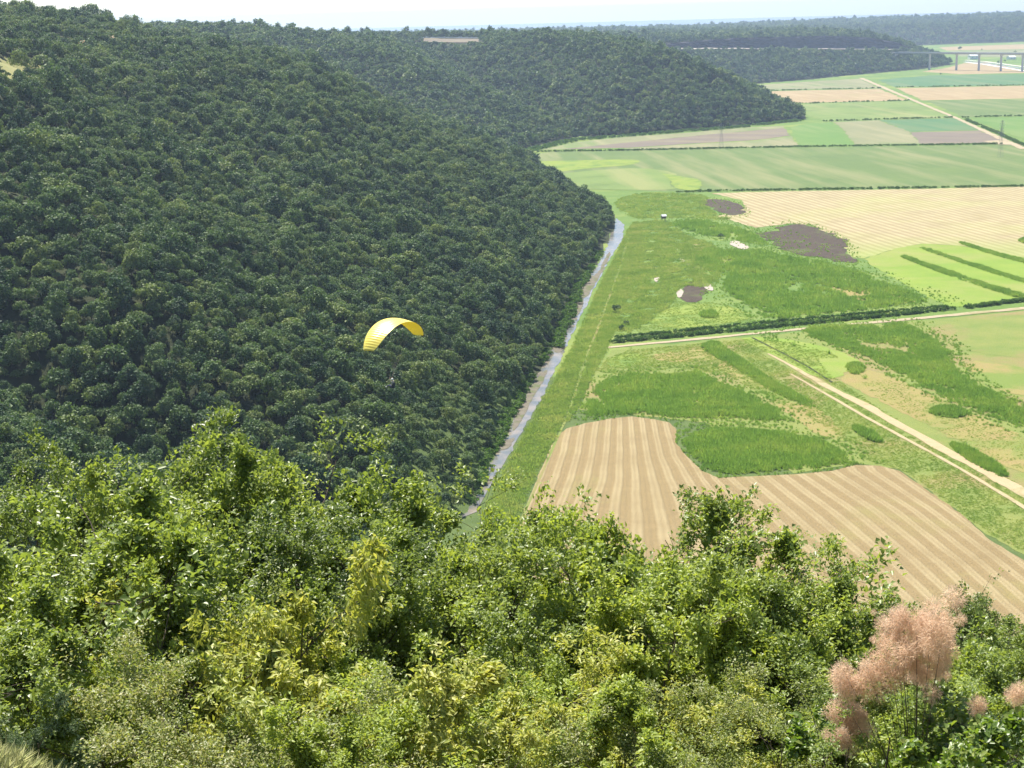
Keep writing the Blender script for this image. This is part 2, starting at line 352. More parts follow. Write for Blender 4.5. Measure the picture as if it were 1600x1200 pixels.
# polar table of the land for picking points and for what the land hides
YS = np.concatenate([np.linspace(2, 60, 30), np.geomspace(62, 8000, 520)]); XR = np.linspace(-.46, .46, 300)
PX_, PY_ = np.meshgrid(XR, YS); TX = PX_*PY_
TP = np.stack([TX.ravel(), PY_.ravel()], -1)
HT = height(TP).reshape(TX.shape); INS = inside(TP, VAL).reshape(TX.shape)
TAN = (HT+np.where(INS | (PY_ < 60), 0, 6.)-H)/PY_
RUN = np.maximum.accumulate(TAN, 0)
def visible(x, y, z, slack=6.):
    ci = np.clip(np.round((x/y+.46)/.92*299).astype(int), 0, 299)
    ri = np.clip(np.searchsorted(YS, y*.985)-1, 0, len(YS)-1)
    return (z+slack-H)/y >= RUN[ri, ci]
def pick(px, py):
    """where the sight line of a photo pixel meets the land"""
    d = ray(px, py); d = d/d[1]; zs = H+d[2]*YS
    ci = int(np.clip(round((d[0]+.46)/.92*299), 0, 299)); k = np.argmax(zs <= HT[:, ci]) if (zs <= HT[:, ci]).any() else len(YS)-1
    y = YS[k]; return Vector((d[0]*y, y, HT[k, ci]))

# ------------------------------------------------------------------ fields, tracks, river (sheets stepped a few centimetres apart)
rng = np.random.RandomState(4)
def roughen(pts, jit, step):
    out = []; n = len(pts)
    for i in range(n):
        a = np.array(pts[i]); b = np.array(pts[(i+1) % n]); L = np.hypot(*(b-a)); k = max(1, int(L/step))
        for t in range(k):
            q = a+(b-a)*t/k
            if t: q = q+rng.randn(2)*jit
            out.append(q)
    return np.array(out)
def smooth_closed(pts, it=1):
    p = np.array(pts, float)
    for _ in range(it):
        q = np.roll(p, -1, 0); p = np.stack([p*.75+q*.25, p*.25+q*.75], 1).reshape(-1, 2)
    return p
def sheet(name, label, px, mat, z, cat='field', jit=.4, soft=0, grid=None, ground=False):
    pts = np.array(px if ground else G(px), float)
    if soft: pts = smooth_closed(pts, soft)
    D = pts[:, 1].mean(); pts = roughen(pts, jit*D/600, 3.5*D/600)
    bm = bmesh.new(); vs_ = [bm.verts.new((p[0], p[1], z)) for p in pts]; fc = bm.faces.new(vs_)
    if fc.normal.z < 0: fc.normal_flip()
    bmesh.ops.triangulate(bm, faces=bm.faces[:], ngon_method='EAR_CLIP') if not grid else None
    if grid:
        for ax, st in ((0, grid), (1, grid)):
            lo, hi = pts[:, ax].min(), pts[:, ax].max(); k = lo+st
            while k < hi:
                n = (1, 0, 0) if ax == 0 else (0, 1, 0); co = (k, 0, z) if ax == 0 else (0, k, z)
                bmesh.ops.bisect_plane(bm, geom=bm.verts[:]+bm.edges[:]+bm.faces[:], plane_co=co, plane_no=n); k += st
    bmesh.ops.recalc_face_normals(bm, faces=bm.faces[:])
    me = bpy.data.meshes.new(name); bm.to_mesh(me); bm.free(); me.materials.append(M[mat])
    if me.polygons and me.polygons[0].normal.z < 0: me.flip_normals()
    o = obj(name, me); tag(o, label, cat, kind='structure'); return o, pts
def strip(name, label, px, width, mat, z, cat='track', ground=False):
    p = np.array(px if ground else G(px), float)
    # resample
    q = [p[0]]
    for a, b in zip(p[:-1], p[1:]):
        k = max(2, int(np.hypot(*(b-a))/6)); q += [a+(b-a)*t/k for t in range(1, k+1)]
    q = np.array(q); d = np.gradient(q, axis=0); d /= np.hypot(d[:, 0], d[:, 1])[:, None]; n = np.stack([-d[:, 1], d[:, 0]], -1)
    w = np.interp(np.linspace(0, 1, len(q)), np.linspace(0, 1, len(width)), width) if hasattr(width, '__len__') else np.full(len(q), width)
    l = q+n*(w*(.5+.08*rng.randn(len(q))))[:, None]; r = q-n*(w*(.5+.08*rng.randn(len(q))))[:, None]
    V = np.concatenate([np.c_[l, np.full(len(q), z)], np.c_[r, np.full(len(q), z)]]); k = len(q)
    f = [(k+i, k+i+1, i+1, i) for i in range(k-1)]
    me = mesh(name, V, f, [M[mat]]); 
    if me.polygons[0].normal.z < 0: me.flip_normals()
    return tag(obj(name, me), label, cat, kind='structure')

# far fields
sheet('crop_field','wide mid-green crop field crossed by pale diagonal drill lines',[(800,250),(860,237),(1000,234),(1230,231),(1600,226),(1740,223),(1740,288),(1600,290),(1350,294),(1100,298),(1060,299),(960,296),(905,296),(850,275)],'green1',.06,grid=None)
sheet('lime_patch','long lime-yellow patch at the west end of the wide crop field',[(812,256),(840,252),(900,251),(960,249),(1005,250),(990,258),(930,262),(880,268),(850,270),(835,264)],'lime',.14,cat='meadow',soft=2)
sheet('pale_meadow','pale green meadow below the wide crop field by the wood nose',[(870,272),(930,266),(1000,262),(1060,270),(1050,278),(1045,290),(1060,297),(960,297),(905,296)],'green2',.18,cat='meadow',soft=1)
sheet('yellow_patch','yellow-green patch at the west end of the long ditch hedge',[(1030,271),(1050,273),(1075,278),(1096,281),(1094,297),(1068,298),(1050,292),(1048,280)],'lime',.24,cat='meadow',soft=1)
sheet('fallow_strip','pale fallow strip along the foot of the second spur',[(845,234),(900,222),(980,214),(1080,207),(1170,199),(1225,197),(1225,200),(1100,211),(960,225),(880,233)],'greytan',.10)
sheet('ploughed_field','dark brown ploughed field below the second wooded spur',[(875,233.5),(960,225),(1100,211),(1225,200),(1236,212),(1180,219),(1090,224),(980,231)],'brown',.14)
sheet('tan_strip','pale tan stubble strip between ploughed soil and the straight ditch',[(970,232.5),(1090,225),(1180,220),(1236,213),(1248,228.5),(1130,231.5),(1000,234)],'greytan',.14)
sheet('crop_field','bright green crop plot beside the ploughed field',[(1237,199),(1262,193),(1300,191),(1316,202),(1334,226.5),(1250,228.5),(1240,214)],'green3',.16)
sheet('stubble_plot','mottled tan and green plot between two green plots',[(1302,191),(1372,188),(1420,206),(1438,225),(1336,226.5),(1318,202)],'greytan',.18)
sheet('crop_field','dark blue-green crop plot below the diagonal track bend',[(1374,188),(1490,185),(1529,203),(1422,206)],'teal',.16)
sheet('ploughed_field','grey-brown bare plot running to the farm track junction',[(1422,207),(1531,204),(1570,221),(1556,223.5),(1440,225.5)],'brown',.16)
sheet('crop_field','pale yellow-green field beside the tip of the second spur',[(1222,165),(1300,161),(1420,158.5),(1488,184),(1372,187),(1290,190),(1262,180)],'green2',.12)
sheet('stubble_field','long tan stubble field west of the diagonal track',[(1160,144),(1270,141),(1375,139),(1418,157),(1225,161.5)],'tan',.12)
sheet('stubble_field','grey-green strip field at the foot of the third spur',[(1146,139),(1175,134),(1255,128),(1343,123),(1374,138),(1170,141.5)],'greytan',.12)
sheet('crop_field','dark green field below the viaduct east of the track',[(1372,125),(1450,118),(1600,116),(1760,110),(1760,129),(1600,133),(1398,136)],'teal',.12)
sheet('stubble_field','tan stubble field east of the diagonal track',[(1402,138),(1600,134),(1760,130),(1760,151),(1600,154),(1442,157)],'tan',.12)
sheet('crop_field','soft grey-green field east of the diagonal track',[(1448,158),(1600,155),(1760,152),(1760,178),(1600,181),(1506,183)],'green1',.12)
sheet('crop_field','bright green striped field by the farm track junction',[(1518,186),(1600,182.5),(1760,180),(1760,216),(1600,217),(1588,213)],'green3',.12)
sheet('rough_ground','pale bare ground under the viaduct piers',[(1440,112),(1480,106),(1505,99),(1540,97),(1600,110),(1760,118),(1600,114),(1500,116)],'tan',.10,cat='ground')
sheet('far_field','pale dry field on the far plain behind the viaduct',[(1466,74),(1600,69),(1800,66),(1800,76),(1600,77),(1480,79)],'tan',.1)
sheet('far_field','grey-green field on the far plain behind the viaduct',[(1484,80),(1600,78),(1800,77),(1800,92),(1600,90),(1500,88)],'greytan',.1)
strip('farm_track','pale diagonal farm track between the far fields',[(1345,122),(1385,139),(1430,158),(1497,186),(1575,222),(1600,233)],[9,9,7,6,8],'track',.30)
sheet('track_junction','pale trodden junction where the farm track meets the ditch',[(1535,221),(1570,219),(1590,225),(1600,227),(1560,226)],'track',.36,cat='track')
strip('canal_bank','upper pale canal bank beyond the viaduct',[(1508,94),(1540,96.5),(1600,104.5),(1700,118)],9,'canal_bank',.4,cat='bank')
strip('canal','thin strip of canal water beyond the viaduct',[(1508,95.5),(1540,98.8),(1600,107.5),(1700,121.5)],12,'water',.3,cat='canal')
strip('canal_bank','lower pale canal bank beyond the viaduct',[(1508,97.2),(1540,101),(1600,111),(1700,126)],11,'canal_bank',.4,cat='bank')

# middle: mown field, bright meadow, wet land
sheet('mown_field','large tan mown field with close parallel rows',[(1112,302),(1200,299.5),(1400,296),(1600,292),(1760,289),(1760,430),(1600,402),(1500,384),(1440,381),(1400,388),(1350,404),(1330,402),(1310,376),(1270,352),(1235,349),(1180,356),(1120,338),(1165,326),(1160,313)],'mown',.10,cat='field')
sheet('bright_meadow','vivid yellow-green meadow cut by dark reed strips',[(1350,405),(1400,388),(1440,381),(1500,384),(1600,402),(1760,432),(1760,462),(1600,470),(1520,479),(1478,478),(1420,448),(1380,425)],'bright',.08,cat='meadow',jit=.6)
sheet('burnt_reed','small dark scorched patch at the corner of the mown field',[(1093,314),(1112,311),(1135,313),(1158,320),(1166,333),(1142,338),(1118,330),(1100,322)],'burnt',.22,cat='patch',soft=1,jit=1.5)
sheet('burnt_reed','large dark scorched patch beside the mown field',[(1180,365),(1212,361),(1232,351),(1262,351),(1300,368),(1326,383),(1322,396),(1345,408),(1330,412),(1285,402),(1250,400),(1215,388)],'burnt',.22,cat='patch',soft=1,jit=1.6)
sheet('burnt_reed','brown withered reed patch beside white mud',[(1062,456),(1078,440),(1098,438),(1104,455),(1094,473),(1066,472)],'burnt',.22,cat='patch',soft=1,jit=.8)
sheet('lime_patch','yellow-green clearing in front of the long road hedge',[(1005,505),(1040,482),(1090,472),(1150,480),(1185,495),(1140,505),(1060,515)],'lime',.10,cat='meadow',soft=2,jit=1.)
sheet('dry_patch','tan dry gap inside the big reed bed',[(1290,432),(1340,428),(1372,446),(1440,470),(1400,477),(1330,468),(1300,452)],'dry',.14,cat='meadow',soft=1,jit=1.)
sheet('dry_patch','dry strip among reed clumps below the white hut',[(1075,385),(1100,377),(1130,392),(1190,415),(1150,420),(1105,402)],'olive',.12,cat='meadow',soft=1,jit=1.)
for i, (px, lb) in enumerate([([(1138,378),(1152,376),(1172,386),(1166,391),(1148,387)],'largest white mud flat near the scorched patch'),
    ([(1113,397),(1130,399),(1147,401),(1142,405),(1116,402)],'narrow white mud streak below the largest mud flat'),
    ([(1060,404),(1076,408),(1092,416),(1101,424),(1088,420),(1068,412)],'thin broken white mud line between reed clumps'),
    ([(1021,437),(1027,429),(1032,428),(1031,437),(1025,442)],'small white mud spot alone in the green marsh'),
    ([(1056,456),(1066,451),(1067,463),(1059,467)],'white mud spot touching the brown withered patch'),
    ([(1096,443),(1108,442),(1117,455),(1104,454)],'white mud streak above the brown withered patch')]):
    sheet('mud_flat', lb, px, 'white_mud', .28, cat='mud flat', soft=1, jit=.25)
strip('gravel_road','straight pale dirt road running beside the long hedge',[(940,544),(1060,533),(1200,519.5),(1400,501),(1600,482),(1760,467)],[3.2,3.6,4.2,4.8,5.],'track',.20,cat='road')
# south meadow
sheet('olive_meadow','olive green rough meadow south of the dirt road',[(905,640),(925,590),(955,548),(1060,537),(1200,524),(1400,505),(1600,486),(1760,474),(1760,905),(1610,872),(1540,835),(1450,764),(1405,733),(1340,725),(1240,740),(1100,660),(1000,650)],'olive',.06,cat='meadow')
sheet('lime_patch','small lime-yellow grass patch at the corner of the dirt road',[(945,572),(955,558),(985,552),(1010,556),(1004,566),(975,576)],'lime',.12,cat='meadow',soft=2,jit=.8)
sheet('bright_meadow','light green meadow wedge below the dirt road',[(1150,530),(1180,526),(1250,532),(1330,555),(1345,572),(1310,592),(1275,590),(1240,572),(1200,550)],'bright',.12,cat='meadow',soft=1,jit=.7)
sheet('bright_meadow','light green meadow at the photo edge above the dry slope',[(1420,512),(1500,498),(1620,488),(1740,480),(1740,560),(1600,560),(1520,552),(1460,525)],'olive',.11,cat='meadow',soft=1,jit=.8)
sheet('dry_patch','wide tan dry meadow between the straw track and the reed belt',[(1310,592),(1345,575),(1400,590),(1470,625),(1560,665),(1640,700),(1700,760),(1600,745),(1500,690),(1400,640),(1330,605)],'dry',.13,cat='meadow',soft=1,jit=.8)
sheet('dry_patch','brown dry strip between two reed belts',[(1130,560),(1175,575),(1215,605),(1290,645),(1330,690),(1300,690),(1250,660),(1200,625),(1160,598),(1120,575)],'dry',.13,cat='meadow',soft=1,jit=.8)
sheet('dry_patch','dry tan meadow corner beyond the reed belt',[(1500,560),(1600,575),(1740,590),(1740,650),(1600,622),(1530,598)],'dry',.14,cat='meadow',soft=1,jit=.8)
sheet('dry_patch','grey withered patch under the dirt road',[(1010,556),(1060,548),(1120,545),(1130,560),(1090,566),(1040,566)],'dry',.13,cat='meadow',soft=1,jit=.8)
strip('straw_track','broad straw-covered track running to the photo edge',[(1200,553),(1245,577),(1290,603),(1350,633),(1420,673),(1500,716),(1600,771),(1740,850)],[1.,2.2,3.6,4.2,4.4,4.8,5.],'straw',.20)
strip('straw_track','narrow wheel track alongside the straw-covered track',[(1235,585),(1290,616),(1350,651),(1420,689),(1500,733),(1600,793),(1740,880)],[.8,1.4,1.5,1.6,1.8,2.],'straw',.24)
strip('ditch_line','thin dark ditch line in the light green wedge',[(1175,528),(1215,548),(1260,572),(1300,598)],1.0,'forest_floor',.22,cat='ditch')

LEV = [(982,372),(968,420),(950,470),(932,520),(915,560),(900,610),(885,655),(862,705),(838,760),(812,818)]
strip('levee_path','faint mown path along the top of the river bank',LEV,[1.3,1.2,1.1,1.,.9,.8,.8],'olive',.13)
# near stubble field with curved rows
A_PX = [(790,872),(815,807),(835,760),(855,710),(870,682),(885,670),(912,662),(950,655),(987,651),(1020,655),(1045,660),(1057,672),(1056,692),(1070,710),(1098,737),(1124,747),(1187,744),(1260,740),(1300,736),(1337,727),(1375,728),(1405,736),(1450,767),(1499,801),(1540,839),(1600,876),(1720,950),(1780,1000),(1600,1020),(1300,1000),(1000,960),(850,920)]
fa, _ = sheet('stubble_field','near golden stubble field with curving swath rows',A_PX,'stubble',.10,jit=.25,grid=4.)
guides = [([(872,640),(855,710),(815,807),(790,872),(770,940)],0),([(952,640),(940,745),(917,815),(895,880),(860,1000)],4),([(990,640),(1002,745),(1010,820),(1015,900),(1020,1010)],6.5),
          ([(1040,640),(1062,712),(1100,770),(1150,850),(1240,1010)],9.5),([(1075,640),(1124,747),(1200,820),(1290,900),(1400,1010)],11.5),
          ([(1240,640),(1300,737),(1400,800),(1500,880),(1640,1010)],18),([(1330,640),(1405,736),(1499,801),(1600,876),(1790,1010)],21.5)]
me = fa.data; co = np.zeros(len(me.vertices)*3); me.vertices.foreach_get('co', co); co = co.reshape(-1, 3)
gx = []
for L, u in guides:
    q = np.array(G(L))[::-1]; gx.append(np.interp(co[:, 1], q[:, 1], q[:, 0]))
gx = np.stack(gx, 1); us = [u for _, u in guides]
row = np.array([np.interp(x, gg, us) + (min(0, x-gg[0])+max(0, x-gg[-1]))*.2 for x, gg in zip(co[:, 0], gx)])
at = me.attributes.new('row', 'FLOAT', 'POINT'); at.data.foreach_set('value', row)

# river along the wood edge
RIV = [(963,341),(976,352),(972,375),(960,393),(950,410),(941,428),(926,455),(916,480),(906,495),(896,520),(884,543),(872,570),(859,595),(846,625),(832,645),(819,668),(811,682),(796,710),(781,735),(768,758),(745,800),(690,820),(735,775),(752,740),(764,715),(775,693),(795,678),(803,650),(815,615),(840,585),(852,560),(866,535),(876,508),(888,490),(900,465),(908,440),(930,420),(945,395),(953,372),(958,350)]
sheet('river','pale shallow river between the wood and the grassy bank',RIV,'water',.10,cat='river',jit=.3)
for px, lb in [([(936,424),(948,398),(955,392),(950,408),(940,426),(926,452),(912,468),(903,468),(910,442),(925,434)],'brown gravel bar below the river bend'),
    ([(895,490),(905,470),(914,468),(905,492),(893,497)],'small mud bar under the overhanging wood edge'),
    ([(866,545),(884,540),(880,549),(866,552)],'thin mud spit crossing the river'),
    ([(812,640),(826,612),(842,588),(858,575),(848,596),(834,620),(822,645),(808,668),(800,676),(804,655)],'long brown mud bar in the middle river reach'),
    ([(776,694),(797,686),(806,684),(797,700),(782,705)],'brown mud bar beside the bright river boulder'),
    ([(752,746),(766,748),(768,756),(752,760),(746,758)],'grey gravel bar at the near end of the river')]:
    sheet('mud_bar', lb, px, 'mud', .18, cat='mud bar', soft=1, jit=.3)

# ------------------------------------------------------------------ leaf builders
def rot_frame(d, n):
    d = d/np.linalg.norm(d, axis=1, keepdims=True); s = np.cross(d, n); s /= np.maximum(np.linalg.norm(s, axis=1, keepdims=True), 1e-6)
    return d, s, np.cross(s, d)
def leaves4(P, d, n, L, W, fold=.25):
    """folded kite leaves, two triangles each"""
    d, s, n = rot_frame(d, n); L = L[:, None]; W = W[:, None]
    base = P; tip = P+d*L-n*L*.12; l = P+d*L*.45+s*W*.5+n*W*fold; r = P+d*L*.45-s*W*.5+n*W*fold
    V = np.stack([base, r, tip, l], 1).reshape(-1, 3); k = np.arange(len(P))[:, None]*4
    return V, np.concatenate([k+np.array([[0, 1, 2]]), k+np.array([[0, 2, 3]])])
def leaves6(P, d, n, L, W, fold=.2):
    d, s, n = rot_frame(d, n); L = L[:, None]; W = W[:, None]
    tip = P+d*L-n*L*.2; a = P+d*L*.25+s*W*.36+n*W*fold; b = P+d*L*.68+s*W*.5+n*W*(fold-.06); a2 = P+d*L*.25-s*W*.36+n*W*fold; b2 = P+d*L*.68-s*W*.5+n*W*(fold-.06)
    V = np.stack([P, a2, b2, tip, b, a], 1).reshape(-1, 3); k = np.arange(len(P))[:, None]*6
    return V, np.concatenate([k+np.array([[0, 1, 2]]), k+np.array([[0, 2, 3]]), k+np.array([[0, 3, 4]]), k+np.array([[0, 4, 5]])])
def unit(r, n):
    v = r.randn(n, 3); return v/np.linalg.norm(v, axis=1, keepdims=True)
def wood_crown(seed, n_lobe, per, size, name, flat=1.0):
    """a broadleaf crown two units wide: lobes of leaf sprays, uneven and open"""
    r = np.random.RandomState(seed); V = []; Fc = []; off = 0
    for i in range(n_lobe):
        u = unit(r, 1)[0]; u[2] = abs(u[2])*.9-.25
        c = u*np.array([.64, .64, .64*flat])*(.62+.5*r.rand()); lr = .19+.19*r.rand()
        p = unit(r, per); keep = (p@(u/np.linalg.norm(u)) > -.6+.5*r.rand(per)) & (p[:, 2] > -.55); p = p[keep]; k = len(p)
        P = c+p*lr*(.66+.46*r.rand(k, 1)); P[:, 2] = P[:, 2]*flat
        nrm = p+.5*r.randn(k, 3)+np.array([0, 0, .25]); t = unit(r, k)
        L = size*(.55+.9*r.rand(k)); v, f = leaves4(P, np.cross(nrm, t)+.2*p, nrm, L, L*.75, .12)
        V.append(v); Fc.append(f+off); off += len(v)
    V = np.concatenate(V); V[:, 2] += .62*flat+.25
    return mesh(name, V, np.concatenate(Fc), [M['wood_leaf']])
NEARC = [wood_crown(100+i, 20+i % 4*3, 70, .155, 'wood_crown', .95+.2*(i % 3)) for i in range(9)]
for i_, k_ in ((2, 'wood_leaf_warm'), (6, 'wood_leaf_warm'), (4, 'wood_leaf_dark'), (8, 'wood_leaf_dark')): NEARC[i_].materials[0] = M[k_]
FARC = [wood_crown(200+i, 13, 24, .30, 'far_crown', .9+.2*(i % 3)) for i in range(6)]
for i_, k_ in ((1, 'wood_leaf_warm'), (4, 'wood_leaf_dark')): FARC[i_].materials[0] = M[k_]
def trunk_mesh(seed, h=.5, r=.035, name='trunk'):
    rr = random.Random(seed); b = MB()
    b.tube([(0, 0, -.3), (rr.uniform(-.03, .03), rr.uniform(-.03, .03), h*.5), (rr.uniform(-.06, .06), rr.uniform(-.06, .06), h+.25)], [r*1.3, r, r*.6], 5)
    for k in range(3):
        a = rr.uniform(0, 6.28); b.tube([(0, 0, h*.7), (.3*math.cos(a), .3*math.sin(a), h+.35)], [r*.6, r*.25], 4)
    return b.me(name, [M['bark']])
TRUNK = [trunk_mesh(i) for i in range(3)]

def scatter(name, pts, rz, sc, idx, sources, label, cat, kind='stuff', group=None, tilt=None, thing_parent=None):
    """many copies of a few source shapes on fixed points, as one object"""
    me = bpy.data.meshes.new(name); me.vertices.add(len(pts)); me.vertices.foreach_set('co', np.asarray(pts, float).ravel())
    for nm, ty, val in (('rz', 'FLOAT', rz), ('sc', 'FLOAT', sc), ('idx', 'INT', idx)):
        a = me.attributes.new(nm, ty, 'POINT'); a.data.foreach_set('value', np.asarray(val))
    o = obj(name, me, thing_parent)
    ng = bpy.data.node_groups.new(name, 'GeometryNodeTree')
    ng.interface.new_socket('Geometry', in_out='INPUT', socket_type='NodeSocketGeometry'); ng.interface.new_socket('Geometry', in_out='OUTPUT', socket_type='NodeSocketGeometry')
    gi = ng.nodes.new('NodeGroupInput'); go = ng.nodes.new('NodeGroupOutput'); inst = ng.nodes.new('GeometryNodeInstanceOnPoints'); jn = ng.nodes.new('GeometryNodeJoinGeometry')
    for s in reversed(sources):              # the join node lists its inputs last first
        oi = ng.nodes.new('GeometryNodeObjectInfo'); oi.inputs['Object'].default_value = s; oi.inputs['As Instance'].default_value = True; oi.transform_space = 'ORIGINAL'
        ng.links.new(oi.outputs['Geometry'], jn.inputs[0])
    def attr(nm, dt):
        n = ng.nodes.new('GeometryNodeInputNamedAttribute'); n.data_type = dt; n.inputs[0].default_value = nm; return n.outputs[0]
    cx = ng.nodes.new('ShaderNodeCombineXYZ'); ng.links.new(attr('rz', 'FLOAT'), cx.inputs[2])
    ng.links.new(gi.outputs[0], inst.inputs['Points']); ng.links.new(jn.outputs[0], inst.inputs['Instance']); inst.inputs['Pick Instance'].default_value = True
    ng.links.new(attr('idx', 'INT'), inst.inputs['Instance Index']); ng.links.new(cx.outputs[0], inst.inputs['Rotation']); ng.links.new(attr('sc', 'FLOAT'), inst.inputs['Scale'])
    ng.links.new(inst.outputs[0], go.inputs[0])
    mod = o.modifiers.new('scatter', 'NODES'); mod.node_group = ng
    return tag(o, label, cat, group, kind)

# ------------------------------------------------------------------ woods on the hills
CUT_PX = np.array([(1030,81),(1035,70),(1120,66),(1200,61),(1300,60),(1360,62),(1400,68),(1432,81)])        # motorway cutting on the third spur
BROWN_PX = np.array([(655,60),(752,60),(752,74),(655,74)])                                                   # bare terrace on the plateau
def build_woods():
    r = np.random.RandomState(11); PTS = []
    for y0, y1, sp, rad in ((60,330,4.2,2.8),(330,700,4.5,3.4),(700,1300,5.0,3.8),(1300,2600,7.0,5.1),(2600,5000,9.5,6.2),(5000,7900,15.,8.)):
        nx = int((.80*y1+80)/sp); ny = int((y1-y0)/sp)
        i, j = np.meshgrid(np.arange(nx), np.arange(ny)); x = (i+.5*(j % 2)-nx/2)*sp; y = y0+j*sp
        x = x+r.uniform(-.42, .42, x.shape)*sp; y = y+r.uniform(-.42, .42, y.shape)*sp
        p = np.stack([x.ravel(), y.ravel()], -1); p = p[(np.abs(p[:, 0]) < .365*p[:, 1]+25)]
        p = p[~inside(p, VAL)]
        s = rad*(.45+1.0*r.beta(1.7, 2.3, len(p)))
        PTS.append(np.c_[p, s])
    A = np.concatenate(PTS); z = height(A[:, :2]); x, y, s = A.T
    edge = pdist(A[:, :2], VAL)
    s = s*np.where((edge < 14) & (y < 1300), 1.08, 1.)*np.where(r.rand(len(x)) < .12, 1.4, 1.)
    keep = visible(x, y, z+s*1.7, 3.) & (y > 60) & ~((edge < .55*s+.4) & (y > 380) & (y < 1150))
    pxx, pyy = proj(np.c_[x, y, z]); pt = np.c_[pxx, pyy]
    keep &= ~((pxx < 80-2.2*np.abs(pyy-104)) & (pyy > 92) & (pyy < 117) & (y > 300) & (r.rand(len(x)) < .95))
    s = np.where((pxx < 110) & (pyy > 118) & (pyy < 136) & (y > 300), s*.6, s)
    keep &= ~((inside(pt, CUT_PX)) & (y > 2500)) & ~(inside(pt, BROWN_PX) & (y > 900))
    keep &= ~((pxx > 470) & (pxx < 660) & (pyy > 62) & (pyy < 69) & (y > 900) & (r.rand(len(x)) < .55))
    # open shrubby ground near the river mouth of the side ravine
    opn = (pxx > 640) & (pyy > 610) & (y > 380) & (y < 640)
    s = np.where(opn, s*.72, s)
    # thin out high on the near hill
    keep &= ~((y < 1500) & (z > 128) & (y > 500) & (r.rand(len(x)) < .25))
    x, y, s, z, pxx, pyy = (q[keep] for q in (x, y, s, z, pxx, pyy)); n = len(x)
    size = s/y
    inframe = (pxx > 0) & (pxx < 1600) & (pyy > 0) & (pyy < 1100) & (y > 380)
    # clear of the near thicket: only trees the near shrubs leave in view may stand as single trees
    limit = np.interp(pxx, S5X, S5Y); _, ptop = proj(np.c_[x, y, z+s*1.6]); inframe &= ptop < limit-8
    order = np.argsort(-np.where(inframe, size, 0))[:300]
    single = np.zeros(n, bool); single[order] = True
    rz = r.rand(n)*6.283; near = y < 1500
    idx = np.where(near, r.randint(0, len(NEARC), n), len(NEARC)+r.randint(0, len(FARC), n))
    for q, k in enumerate(np.where(single)[0]):
        t = obj('broadleaf_tree', None, None, (x[k], y[k], z[k]), rz[k])
        tag(t, 'dark green broadleaf tree packed in the lower hillside wood above the river', 'tree', 'nearest trees of the hillside wood')
        w = s[k]; obj('trunk', TRUNK[q % 3], t, None, None, w)
        obj('crown', NEARC[idx[k]], t, None, None, w)
    m = ~single
    srcs = []
    for i, cm in enumerate(NEARC):
        srcs.append(next(o for o in bpy.data.objects if o.data == cm))
    # far shapes: seen as the big single trees dotted on the far plain
    for i, cm in enumerate(FARC):
        px, py = [(1500,78.5),(1586,83),(1534,79),(1470,117),(1570,97),(1560,100)][i]; q = g(px, py); sz = [16,9,6,5,7,8][i]
        t = obj('field_tree', None, None, (q[0], q[1], 0), i)
        tag(t, ['round dark tree alone on the far plain above the viaduct','low dark tree on the far plain near the photo edge','tiny bush on the far plain between two trees','small bush at the field corner by the nearest pier','bush between the canal and the far houses','small tree beside the canal bank'][i], 'tree', 'trees on the far plain')
        obj('trunk', TRUNK[i % 3], t, None, None, sz*.5); srcs.append(obj('crown', cm, t, None, None, sz*.5))
    scatter('hill_woods', np.c_[x, y, z][m], rz[m], s[m], idx[m], srcs, 'dense dark green woods covering the hills out to the plateau', 'woods')
    return srcs
S5 = [(-50,750),(0,750),(95,742),(120,730),(150,690),(170,670),(230,668),(290,652),(335,665),(360,720),(400,700),(440,692),(475,725),(500,745),(540,755),(580,765),(640,770),(700,800),(735,790),(760,785),(800,800),(830,815),(860,800),(900,800),(940,785),(980,800),(1010,755),(1035,760),(1060,790),(1095,770),(1110,800),(1150,825),(1200,820),(1230,860),(1290,860),(1330,890),(1380,930),(1450,915),(1490,885),(1530,905),(1570,945),(1600,930),(1650,930)]
S5X = [a for a, b in S5]; S5Y = [b for a, b in S5]
CROWN_SRC = build_woods()

# ------------------------------------------------------------------ reeds, hedges, tall grass
def tuft(seed, n, h, spread, w, mat, name, lean=.3):
    r = np.random.RandomState(seed); a = r.rand(n)*6.283; d = spread*np.sqrt(r.rand(n))
    P = np.stack([d*np.cos(a), d*np.sin(a), np.zeros(n)], -1)
    D = np.stack([lean*r.randn(n), lean*r.randn(n), np.ones(n)], -1); N = unit(r, n); L = h*(.55+.5*r.rand(n))
    v, f = leaves4(P, D, N, L, w*(.6+.8*r.rand(n)), .1); return mesh(name, v, f, [M[mat]])
def in_poly(poly, sp, r):
    poly = np.array(poly); lo = poly.min(0); hi = poly.max(0); nx = int((hi[0]-lo[0])/sp)+1; ny = int((hi[1]-lo[1])/sp)+1
    i, j = np.meshgrid(np.arange(nx), np.arange(ny)); p = np.stack([lo[0]+i.ravel()*sp, lo[1]+j.ravel()*sp], -1)+r.uniform(-.55, .55, (nx*ny, 2))*sp
    return p[inside(p, poly)]
SRC_N = [0]
def source(name, me, loc, label, cat, rz=0, sc=1., group=None):
    return tag(obj(name, me, None, loc, rz, sc), label, cat, group, 'stuff')
